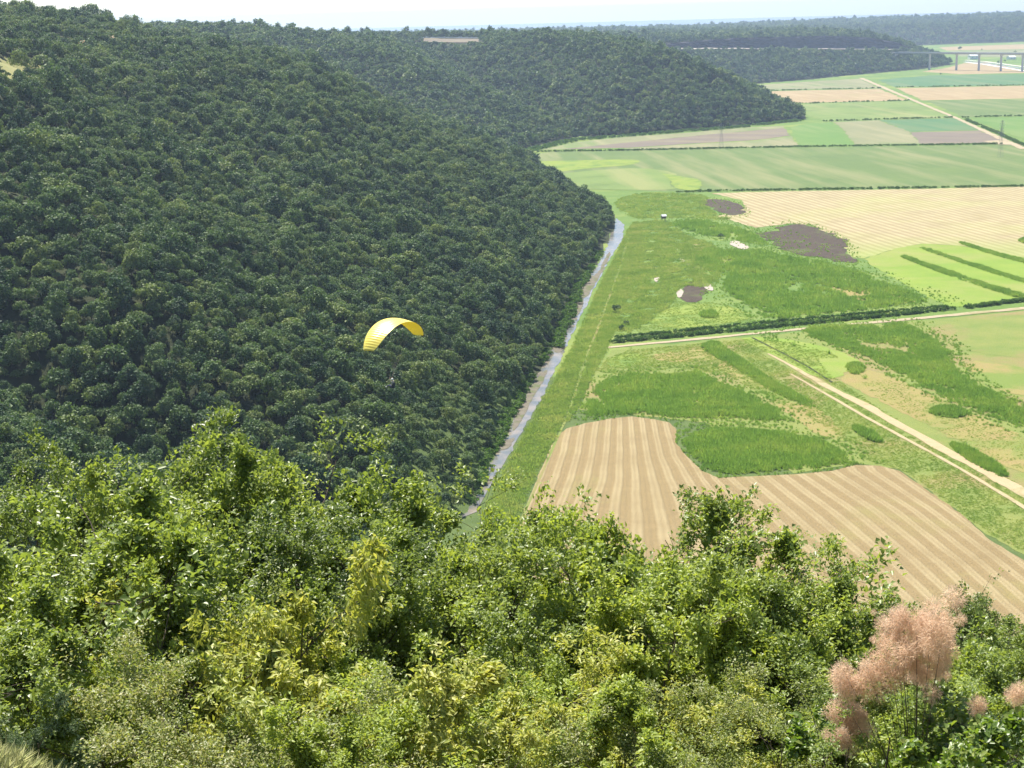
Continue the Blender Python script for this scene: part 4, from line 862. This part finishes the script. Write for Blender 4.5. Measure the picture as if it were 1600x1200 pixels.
# ------------------------------------------------------------------ paraglider and pilot
def paraglider():
    D = 197.; apex = Vector(ray(612, 502)); apex = Vector((0, 0, H))+apex/apex.length*D
    S = Vector((.54, .84, 0)).normalized(); Hd = Vector((-S.y, S.x, 0)); Up = Vector((.05, -.03, 1)).normalized()
    root = tag(obj('paraglider', None, None, apex-Up*8.3), 'bright yellow paraglider canopy flying in front of the dark wooded hillside', 'paraglider')
    nc, sub, na = 34, 4, 14; n = nc*sub; V = []; half = math.radians(55); R_ = 6.5
    prof = [(0.0,0.0)]+[(t, 1) for t in (.03,.09,.18,.3,.45,.62,.8)]+[(1., 0)]
    def th(t): return 5*.15*(.2969*math.sqrt(t)-.126*t-.3516*t*t+.2843*t**3-.1015*t**4)
    ts = [0,.015,.06,.14,.25,.4,.6,.8,1.]
    att = []; rows = []
    for i in range(n+1):
        u = i/n*2-1; a = u*half; ch = 3.35*math.sqrt(max(.2, 1-(abs(u)**2.6)*.78)); fr = (i % sub)/sub; bil = math.sin(math.pi*fr)*.055
        ctr = S*(math.sin(a)*R_)+Up*(math.cos(a)*R_-R_+8.3); nrm = (S*math.sin(a)+Up*math.cos(a)); le = ctr+Hd*(ch*.42-.25*u*u)
        up = [le-Hd*(ch*t)+nrm*(ch*th(t)*1.05+bil*math.sin(math.pi*min(1, t*1.02))) for t in ts]
        lo = [le-Hd*(ch*t)+nrm*(-ch*th(t)*.45-bil*.5*math.sin(math.pi*t)) for t in ts]
        rows.append((up, lo))
        if i % (sub*3) == sub and 0 < i < n: att.append((lo[3], lo[6]))
    k = len(ts)
    for nm, w in (('upper_surface', 0), ('lower_surface', 1)):
        V = [p for r_ in rows for p in r_[w]]; f = [(i*k+j, (i+1)*k+j, (i+1)*k+j+1, i*k+j+1) for i in range(n) for j in range(k-1)]
        seam = [1 if (i % sub in (0,)) and w == 0 else 0 for i in range(n) for j in range(k-1)]
        o = obj(nm, mesh(nm, V, f, [M['nylon'], M['nylon_seam']], True, seam), root)
    m = MB()
    for s in (0, n):
        b = len(m.v); m.v += [tuple(p) for p in rows[s][0]]+[tuple(p) for p in rows[s][1]]
        for j in range(k-1): m.f.append((b+j, b+j+1, b+k+j+1, b+k+j)); m.m.append(0)
    obj('wing_tip', m.me('wing_tip', [M['nylon']]), root)
    m = MB()
    for p, q in att:
        s = 1 if p.dot(S) > 0 else -1; ris = S*(.25*s)+Up*.95
        mid = ris.lerp(p, .62); m.tube([ris, mid], .006, 3); m.tube([mid, p], .004, 3); m.tube([mid, q], .004, 3)
    obj('suspension_lines', m.me('suspension_lines', [M['line']]), root)
    m = MB()
    for s in (-1, 1): m.tube([S*(.22*s)+Up*.1, S*(.25*s)+Up*.95], .025, 4)
    obj('risers', m.me('risers', [M['line']]), root)
    # seat harness
    def L3(f, s, u): return Hd*f+S*s+Vector((0, 0, u))
    m = MB(); m.quadbox([L3(-.42,-.24,-.55),L3(.30,-.24,-.50),L3(.30,.24,-.50),L3(-.42,.24,-.55),L3(-.50,-.26,.28),L3(-.18,-.26,-.18),L3(-.18,.26,-.18),L3(-.50,.26,.28)])
    h_ = obj('harness', m.me('harness', [M['harness']]), root); bv = h_.modifiers.new('bevel', 'BEVEL'); bv.width = .08; bv.segments = 2
    # pilot
    J = {'pelvis':(-.12,0,-.25,.15),'belly':(-.18,0,-.02,.15),'chest':(-.22,0,.22,.17),'neck':(-.2,0,.42,.07),'head0':(-.17,0,.54,.10),'head1':(-.16,0,.66,.11)}
    E_ = [('pelvis','belly'),('belly','chest'),('chest','neck'),('neck','head0'),('head0','head1')]
    for s, t in ((-1,'l'),(1,'r')):
        J['sh'+t] = (-.22,.2*s,.34,.08); J['el'+t] = (-.05,.33*s,.45,.055); J['wr'+t] = (.04,.26*s,.72,.042); J['ha'+t] = (.05,.255*s,.80,.045)
        J['hip'+t] = (-.05,.11*s,-.28,.11); J['kn'+t] = (.42,.13*s,-.18,.075); J['an'+t] = (.72,.12*s,-.46,.05); J['to'+t] = (.90,.13*s,-.42,.045)
        E_ += [('chest','sh'+t),('sh'+t,'el'+t),('el'+t,'wr'+t),('wr'+t,'ha'+t),('pelvis','hip'+t),('hip'+t,'kn'+t),('kn'+t,'an'+t),('an'+t,'to'+t)]
        for q in range(4):
            nm = 'f%d%s' % (q, t); J[nm] = (.05+.03*(q-1.5), .255*s, .87-.012*abs(q-1.4), .011); J[nm+'b'] = (.06+.03*(q-1.5), .225*s, .885-.012*abs(q-1.4), .010); E_ += [('ha'+t, nm), (nm, nm+'b')]
        J['th'+t] = (.0, .22*s, .80, .013); J['thb'+t] = (.02, .20*s, .83, .011); E_ += [('ha'+t, 'th'+t), ('th'+t, 'thb'+t)]
    names = list(J); V = [tuple(L3(*J[q][:3])) for q in names]
    me = bpy.data.meshes.new('person'); me.from_pydata(V, [(names.index(a), names.index(b)) for a, b in E_], [])
    p = bpy.data.objects.new('person', me); COL.objects.link(p); p.location = root.location
    md = p.modifiers.new('skin', 'SKIN'); me.skin_vertices.new() if not me.skin_vertices else None
    for i, q in enumerate(names):
        sv = me.skin_vertices[0].data[i]; sv.radius = (J[q][3], J[q][3]); sv.use_root = (q == 'pelvis')
    ss = p.modifiers.new('sub', 'SUBSURF'); ss.levels = 1; ss.render_levels = 1
    dg = bpy.context.evaluated_depsgraph_get(); me2 = bpy.data.meshes.new_from_object(p.evaluated_get(dg)); p.modifiers.clear(); p.data = me2
    me2.materials.clear()
    for nm in ('jacket', 'trousers', 'shoe', 'skin'): me2.materials.append(M[nm])
    hd3 = Vector((Hd.x, Hd.y, 0))
    for po in me2.polygons:
        c = po.center; fwd = c.dot(hd3); up = c.z
        po.material_index = 2 if fwd > .68 else (1 if up < -.12 and fwd > -.1 or up < -.16 else (3 if up > .74 and fwd > -.06 or (up > .42 and abs(c.dot(S)) < .12 and fwd > -.2) else 0)); po.use_smooth = True
    tag(p, 'pilot in light jacket and white helmet seated under the yellow canopy', 'person')
    bm = bmesh.new(); bmesh.ops.create_uvsphere(bm, u_segments=14, v_segments=9, radius=.15)
    for v in list(bm.verts):
        if v.co.z < -.06: bm.verts.remove(v)
    me = bpy.data.meshes.new('helmet'); bm.to_mesh(me); bm.free(); me.materials.append(M['white']); me.polygons.foreach_set('use_smooth', np.ones(len(me.polygons), bool))
    obj('helmet', me, p, tuple(L3(-.17, 0, .64)))
m, nt, out = newmat('yellow_nylon'); p_ = prin(nt, (.96,.86,.20), .3, .5); t_ = nd(nt, 'ShaderNodeBsdfTranslucent'); t_.inputs[0].default_value = (.98,.86,.12,1)
mx = nd(nt, 'ShaderNodeMixShader'); mx.inputs[0].default_value = .38; nt.links.new(p_.outputs[0], mx.inputs[1]); nt.links.new(t_.outputs[0], mx.inputs[2]); nt.links.new(mx.outputs[0], out.inputs[0]); M['nylon'] = m
M['nylon_seam'] = plain('yellow_nylon_seam', (.72,.55,.06), .5, .3, .05)
M['line'] = plain('line', (.35,.3,.2)); M['harness'] = plain('harness_cloth', (.05,.055,.075)); M['jacket'] = plain('jacket', (.5,.45,.36)); M['trousers'] = plain('trousers', (.03,.04,.09)); M['shoe'] = plain('shoe', (.75,.75,.72)); M['skin'] = plain('skin', (.55,.38,.28))
paraglider()

# ------------------------------------------------------------------ thicket on the near slope
def plant(seed, h, w, leaf, n_leaf, mat, stems=1, droop=.0, six=False, low=.22, name='plant', wl=.62, tuftr=.16, cone=0., upright=.5, bare=.0, limbs=None):
    """trunk or stems, limbs, branches and twigs with leaves along them; returns (wood mesh, leaf mesh)"""
    r = np.random.RandomState(seed); rnd = random.Random(seed); wood = MB(); tips = []
    limbs = limbs or int(9+h*1.6)
    for s in range(stems):
        a = rnd.uniform(0, 6.28); lean = (.10 if stems == 1 else .32)*w*rnd.uniform(.5, 1.); top = Vector((lean*math.cos(a), lean*math.sin(a), h*(.93 if stems == 1 else rnd.uniform(.7, .93))))
        pts = []; wv = Vector((rnd.gauss(0, 1), rnd.gauss(0, 1), 0))*.05*w
        for k in range(8):
            t = k/7; pts.append(Vector((0, 0, -.25)).lerp(top, t)+wv*math.sin(t*4+s)*t)
        r0 = .016*h/math.sqrt(stems)+.008
        wood.tube(pts, [r0*(1-.85*k/7) for k in range(8)], 6)
        for l in range(max(4, limbs//stems)):
            t = low+(1-low)*((l+rnd.random())/max(4, limbs//stems))**.85; t = min(t, .99); k = min(6, int(t*7)); p0 = pts[k].lerp(pts[k+1], t*7-k)
            th = p0.z/h; prof = max(.16, 1-abs((th-.52)/.62)**2.2)*(1-cone*th); ln = w*.5*prof*rnd.uniform(.7, 1.12); az = rnd.uniform(0, 6.28)
            el = rnd.uniform(.05, .75)*upright*2+(.5 if th > .8 else 0); d = Vector((math.cos(az)*math.cos(el), math.sin(az)*math.cos(el), math.sin(el))).normalized()
            q = [p0]; dd = d.copy()
            for j in range(4): dd = (dd+Vector((rnd.gauss(0, .16), rnd.gauss(0, .16), rnd.gauss(.03, .12)-droop*.15))).normalized(); q.append(q[-1]+dd*ln/4)
            rl = r0*.42*(1-.5*t); wood.tube(q, [rl, rl*.8, rl*.6, rl*.42, rl*.25], 4, cap=False)
            for b in range(5):
                u = rnd.uniform(.25, 1.); j = min(3, int(u*4)); pb = q[j].lerp(q[j+1], u*4-j); bd = (dd+Vector((rnd.gauss(0, .7), rnd.gauss(0, .7), rnd.gauss(.12, .5)-droop*.4))).normalized(); bl = ln*rnd.uniform(.22, .5)+.12
                pe = pb+bd*bl; wood.tube([pb, pb.lerp(pe, .5)+Vector((rnd.gauss(0, .03), rnd.gauss(0, .03), .02)), pe], [rl*.35, rl*.22, rl*.12], 3, cap=False)
                for w_ in range(4):
                    u2 = rnd.uniform(.3, 1.); ps = pb.lerp(pe, u2); td = (bd*.8+Vector((rnd.gauss(0, .8), rnd.gauss(0, .8), rnd.gauss(.2, .6)-droop*.6))).normalized(); tl = rnd.uniform(.16, .36)*(.6+.12*h)
                    tips.append((ps, td, tl))
    T = len(tips); P0 = np.array([t[0] for t in tips]); TD = np.array([t[1] for t in tips]); TL = np.array([t[2] for t in tips])
    if bare: keepm = r.rand(T) > bare; P0, TD, TL = P0[keepm], TD[keepm], TL[keepm]; T = len(P0)
    wgt = r.gamma(1.6, 1., T)*np.repeat(r.gamma(1.3, 1., T//4+1), 4)[:T]; ti = r.choice(T, n_leaf, p=wgt/wgt.sum()); u = r.beta(3.2, 1.0, n_leaf)[:, None]
    P = P0[ti]+TD[ti]*TL[ti][:, None]*u*1.1+unit(r, n_leaf)*(tuftr*(r.rand(n_leaf, 1)**.6))*(.6+.1*h)
    out_ = P-np.array([0, 0, h*.45]); out_ /= np.linalg.norm(out_, axis=1, keepdims=True)
    d = TD[ti]*.5+unit(r, n_leaf)*.8+out_*.35+np.array([0, 0, -.15-droop*1.3]); nn = np.array([0, .12, 1.15])+unit(r, n_leaf)*.75+out_*.3
    L = leaf*(.6+.75*r.rand(n_leaf)); v, f = (leaves6 if six else leaves4)(P, d, nn, L, L*wl*(.8+.4*r.rand(n_leaf)))
    hi = np.percentile(v[:, 2], 99.7); k = h/hi
    wm = MB(); wm.v = [(a*k, b*k, c*k) for a, b, c in wood.v]; wm.f = wood.f; wm.m = wood.m
    return wm.me('trunk', [M['bark' if h > 4 else 'twig']]), mesh('crown', v*k, f, [M[mat]]), h
SPEC = {
 'oak':    ('oak_tree', 'oak', [plant(500+i, 6.0, 4.2+.4*i, .078, 23000, 'oak_leaf', 1+i % 2, six=False, wl=.66) for i in range(4)]),
 'dark':   ('oak_tree', 'dark oak', [plant(520+i, 7.4, 4.8, .078, 26000, 'dark_leaf', 1, wl=.66) for i in range(3)]),
 'lime':   ('hornbeam_shrub', 'lime', [plant(540+i, 3.6, 2.9, .066, 19000, 'lime_leaf', 3, .25, wl=.55) for i in range(4)]),
 'yellow': ('hornbeam_shrub', 'yellow', [plant(560+i, 3.4, 2.8, .085, 19000, 'yellow_leaf', 3, .4, wl=.42) for i in range(3)]),
 'small':  ('small_leaved_shrub', 'small', [plant(580+i, 3.0, 2.8, .042, 24000, 'small_leaf', 4, .1, wl=.55, tuftr=.2) for i in range(3)]),
 'round':  ('smoke_bush', 'round', [plant(600+i, 2.6, 2.2, .058, 9000, 'round_leaf', 3, .1, True, wl=.78, tuftr=.13) for i in range(2)]),
 'juniper':('juniper_shrub', 'juniper', [plant(620+i, 2.6, 1.9, .05, 20000, 'juniper_leaf', 2, .1, wl=.2, cone=.4, upright=.8, tuftr=.1) for i in range(2)]),
 'thin':   ('bare_sapling', 'thin', [plant(640+i, 4.6, 2.4, .065, 2200, 'oak_leaf', 1, wl=.62, bare=.55, limbs=12) for i in range(2)]),
}
pr = random.Random(77); counts = {}
REACH = {'oak':.85,'dark':.7,'lime':.8,'yellow':.8,'small':.7,'thin':.5}      # the far side of a crown shows above its middle
def put(sp, px, pt, d, label, group=None, cat=None, wide=1., name=None):
    """plant a shrub d metres out under photo column px, tall enough for its top to reach photo row pt"""
    rd = ray(px, pt); rd = rd/rd[1]; x = rd[0]*d; top = H+rd[2]*(d+REACH.get(sp, .8)); zb = hz(x, d); hgt = top-zb
    nm, _, var = SPEC[sp]; k = counts.get(sp, 0); counts[sp] = k+1; wm, cm, h0 = var[k % len(var)]
    s = hgt/h0
    if s < .25: return None
    sw = min(max(s, .6), 1.35)*wide
    t = tag(obj(name or nm, None, None, (x, d, zb), pr.uniform(0, 6.28)), label, cat or ('tree' if hgt > 4.2 else 'shrub'), group)
    obj('trunk', wm, t, None, None, (sw, sw, s)); obj('crown', cm, t, None, None, (sw, sw, s)); return t
EDGE = [('dark',20,748,30,'dark oak crown at the photo edge beside the dark wood'),('dark',80,740,32,'second dark oak from the photo edge at thicket top'),
 ('dark',172,668,33,'tall dark oak with broad twin crown at thicket top'),('oak',228,672,31,'leafy oak between the two tallest crowns of the thicket'),
 ('dark',298,651,34,'tallest oak of the thicket with slender dark trunk showing'),('oak',352,708,30,'short oak in the notch beside the tallest oak'),
 ('dark',425,693,33,'round-topped dark oak right of the tallest oak'),('oak',470,718,31,'oak leaning on the round-topped dark oak'),
 ('oak',538,757,30,'light oak with knobbly top below the shrubby ravine'),('oak',590,767,29,'second light oak below the shrubby ravine'),
 ('oak',648,792,29,'broad light oak left of the river end'),('dark',700,815,28,'small dark oak beside the river end'),
 ('dark',738,808,29,'dark oak covering the near end of the river'),('oak',782,812,28,'dark leafy oak right of the river end'),
 ('oak',830,815,27,'oak top at the corner of the stubble field'),('lime',868,802,26,'lime green crown against the stubble swaths'),
 ('oak',905,800,27,'oak crown in front of the stubble field left of the tall sprig'),('lime',948,788,26,'bright lime crown below the stubble field'),
 ('oak',1022,752,28,'oak sprig standing highest against the stubble field'),('oak',1093,768,28,'forked oak sprig against the stubble right of the highest one'),
 ('oak',1150,825,26,'low oak crown between two sprigs and the dry sapling'),('oak',1205,815,26,'pointed oak top left of the dry sapling'),
 ('thin',1262,842,27,'thin half-bare sapling against the stubble field'),('thin',1302,850,27,'second half-bare sapling with dry twigs'),
 ('oak',1238,872,25,'leafy oak at the foot of the half-bare saplings'),('lime',1340,905,26,'lime shrub right of the half-bare saplings'),
 ('lime',1392,935,26,'pale shrub top at the lower stubble edge'),('dark',1455,915,50,'dark distant oak crown left of the rounded one'),
 ('dark',1497,886,52,'rounded dark distant oak above the smoke bush'),('dark',1535,915,50,'dark distant oak crown right of the rounded one'),
 ('oak',1590,938,27,'oak shrub at the photo edge beside the stubble'),('oak',1560,955,29,'small oak near the photo edge beside the distant oaks')]
for e in EDGE: put(*e, group='trees along the top of the near thicket')
ROWS = [(25.5,.13,104),(22.6,.31,112),(20.2,.49,120),(18.2,.67,128),(16.6,.84,134)]
KIND = {'oak':'green oak shrub','dark':'dark oak shrub','lime':'lime green shrub','yellow':'yellow-green drooping shrub','small':'small-leaved brownish shrub','juniper':'grey-green juniper shrub'}
ZL = KIND
ANCH = [(150,'above the dry grass corner'),(340,'below the tallest oak'),(500,'below the round-topped dark oak'),(660,'below the light oaks'),(800,'below the river end'),(950,'below the stubble corner'),(1130,'below the oak sprigs'),(1300,'below the half-bare saplings'),(9999,'beside the pink smoke bush')]
FILL = []
for d, fr, step in ROWS:
    px = -40+pr.uniform(0, step)
    while px < 1650:
        ft = min(1, max(0, fr+pr.uniform(-.085, .075))); top = np.interp(px, S5X, S5Y); pt = top+ft*(1215-top); u = pr.random()
        if px > 1290 and px < 1520 and 18.3 > d: px += step; continue          # the smoke bush stands here
        if px < 215 and d < 19: px += step; continue                        # open dry grass
        if px < 330: sp = ('dark' if u < .55 else 'oak') if fr < .3 else ('oak' if u < .45 else 'lime' if u < .8 else 'juniper' if px < 180 else 'small')
        elif px < 520: sp = ('dark' if u < .5 else 'oak') if fr < .3 else ('oak' if u < .3 else 'lime' if u < .6 else 'yellow' if u < .85 else 'small')
        elif px < 860: sp = ('oak' if u < .6 else 'lime') if fr < .35 else ('lime' if u < .4 else 'yellow' if u < .85 else 'small')
        elif px < 1230: sp = ('oak' if u < .45 else 'lime') if fr < .35 else ('yellow' if u < .5 else 'lime' if u < .65 else 'small') if fr < .6 else ('small' if u < .65 else 'yellow' if u < .85 else 'lime')
        else: sp = ('oak' if u < .6 else 'lime') if fr < .5 else ('lime' if u < .4 else 'oak' if u < .75 else 'small')
        t = put(sp, px, pt, d+pr.uniform(-.6, .6), ZL[sp], group=KIND[sp]+'s of the near thicket', wide=1.08)
        if t: FILL.append((sp, 'upper' if fr < .3 else 'middle' if fr < .6 else 'lower', next(a for x, a in ANCH if px < x), px, t))
        px += step*pr.uniform(.8, 1.2)
ORD = ['first','second','third','fourth','fifth','sixth','seventh','eighth','ninth','tenth']
for key in sorted({f[:3] for f in FILL}):
    L = sorted([f for f in FILL if f[:3] == key], key=lambda f: f[3])
    for k, f in enumerate(L): f[4]['label'] = (ORD[k]+' ' if len(L) > 1 else '')+KIND[key[0]]+(' from left' if len(L) > 1 else '')+' in the '+key[1]+' thicket '+key[2]
put('yellow', 318, 885, 23, 'single golden-yellow young shrub before the tallest oak trunk')
put('juniper', 50, 1035, 18.5, 'dusty grey-green juniper above the dry grass corner')
put('juniper', 1588, 1085, 15.2, 'dark juniper at the photo edge beside the pale plumes')
# smoke bush with its plumes
def plume_mesh(seed, n=520):
    r = np.random.RandomState(seed); c = unit(r, n)*(r.rand(n, 1)**.45); d = c+unit(r, n)*.8; L = .22+.3*r.rand(n)
    v, f = leaves4(c*.72, d, unit(r, n), L, np.full(n, .016), .05); return mesh('plume', v, f, [M['plume']])
PL = [plume_mesh(700+i) for i in range(3)]
def at(px, py, d):
    rd = ray(px, py); rd = rd/rd[1]; return Vector((rd[0]*d, d, H+rd[2]*d))
def smoke(label, px, pt, d, clumps, wide=1.):
    t = put('round', px, pt, d, label, cat='shrub', wide=wide, name='smoke_bush')
    inv = t.matrix_basis.inverted(); base = Vector((0, 0, .2)); stem = MB()
    for (cx, cy, rx, ry, n, dd) in clumps:
        for k in range(n):
            a = pr.uniform(0, 6.28); q = math.sqrt(pr.random())*(1+.28*math.sin(3*a+cx)+.16*math.sin(5*a)); p = inv @ at(cx+rx*q*math.cos(a), cy+ry*q*math.sin(a), dd+pr.uniform(-.3, .3)*rx/40); s = pr.choice((.05, .07, .09, .12, .16))*pr.uniform(.85, 1.15)
            o = obj('plume', PL[k % 3], t, tuple(p), pr.uniform(0, 6.28), (s, s, s*1.2))
            if k % 8 == 0: c0 = base+Vector((p.x*.35, p.y*.35, p.z*.6)); stem.tube([base, c0, c0.lerp(p, .6)+Vector((0, 0, .06)), p], [.009, .005, .003, .001], 4)
    obj('stems', stem.me('stems', [M['twig']]), t)
smoke('smoke bush with big pinkish feathery plumes above the stubble corner', 1440, 1030, 15.7, [(1430,1005,58,50,48,16.2),(1462,975,26,22,12,16.3),(1450,1042,40,26,20,16.1),(1400,985,30,26,12,16.2),(1385,1048,36,16,12,16.),(1335,1065,28,30,16,15.8),(1325,1110,26,22,12,15.7),(1318,1148,24,18,10,15.6),(1436,1000,78,66,26,16.15),(1335,1090,48,50,14,15.75)], 1.15)
smoke('smaller smoke bush with a few pale plumes at the photo edge', 1530, 1105, 15.3, [(1592,1088,16,12,7,15.6),(1526,1110,9,8,4,15.5)], .9)
put('oak', 1402, 1040, 14.7, 'glossy broad-leaved oak shrub in front of the pink plumes', cat='shrub', wide=1.)
put('round', 1455, 1055, 14.8, 'leafy oak shrub hiding the foot of the pink plumes', cat='shrub')
put('lime', 1500, 1130, 14.4, 'low glossy shrub at the bottom below the pink plumes', cat='shrub')
put('oak', 1345, 1155, 14.3, 'low oak shrub at the bottom left of the pink plumes', cat='shrub')
# dry grass on the open corner
dry_me = [tuft(340+i, 110, .5, .34, .009, 'dry_leaf', 'dry_grass_clump', .8) for i in range(3)]
q = [(-4.6, 15.5), (-4.2, 14.6), (-5.2, 14.9)]
DS_ = [source('dry_grass_clump', dry_me[i], (q[i][0], q[i][1], hz(*q[i])), ['dry yellow grass clump on the open corner of the slope','dry grass clump lowest on the open slope corner','dry grass clump nearest the photo edge on the open corner'][i], 'grass', group='dry grass clumps') for i in range(3)]
gp = []
for k in range(9000):
    d = pr.uniform(10, 20); px = pr.uniform(-80, 420) if k % 3 else pr.uniform(-80, 1680); rd = ray(px, 1000); rd = rd/rd[1]; gp.append((rd[0]*d, d))
gp = np.array(gp); gz = height(gp); n = len(gp)
scatter('dry_grass', np.c_[gp, gz], rr.rand(n)*6.28, rr.uniform(.35, .8, n), rr.randint(0, 3, n), DS_, 'dry yellow grass covering the near slope corner', 'grass')

# ------------------------------------------------------------------ haze
bm = bmesh.new(); bmesh.ops.create_cube(bm, size=1.)
for v in bm.verts: v.co = Vector((v.co.x*60000, 12000+v.co.y*24200, 110+v.co.z*230))
me = bpy.data.meshes.new('haze'); bm.to_mesh(me); bm.free()
m, nt, out = newmat('haze_air'); pv = nd(nt, 'ShaderNodeVolumePrincipled'); pv.inputs['Color'].default_value = (.60,.76,1.,1); pv.inputs['Density'].default_value = 6.8e-5; pv.inputs['Anisotropy'].default_value = .35
nt.links.new(pv.outputs[0], out.inputs['Volume']); me.materials.append(m)
tag(obj('haze', me), 'pale blue haze over the far hills', 'haze', kind='stuff')
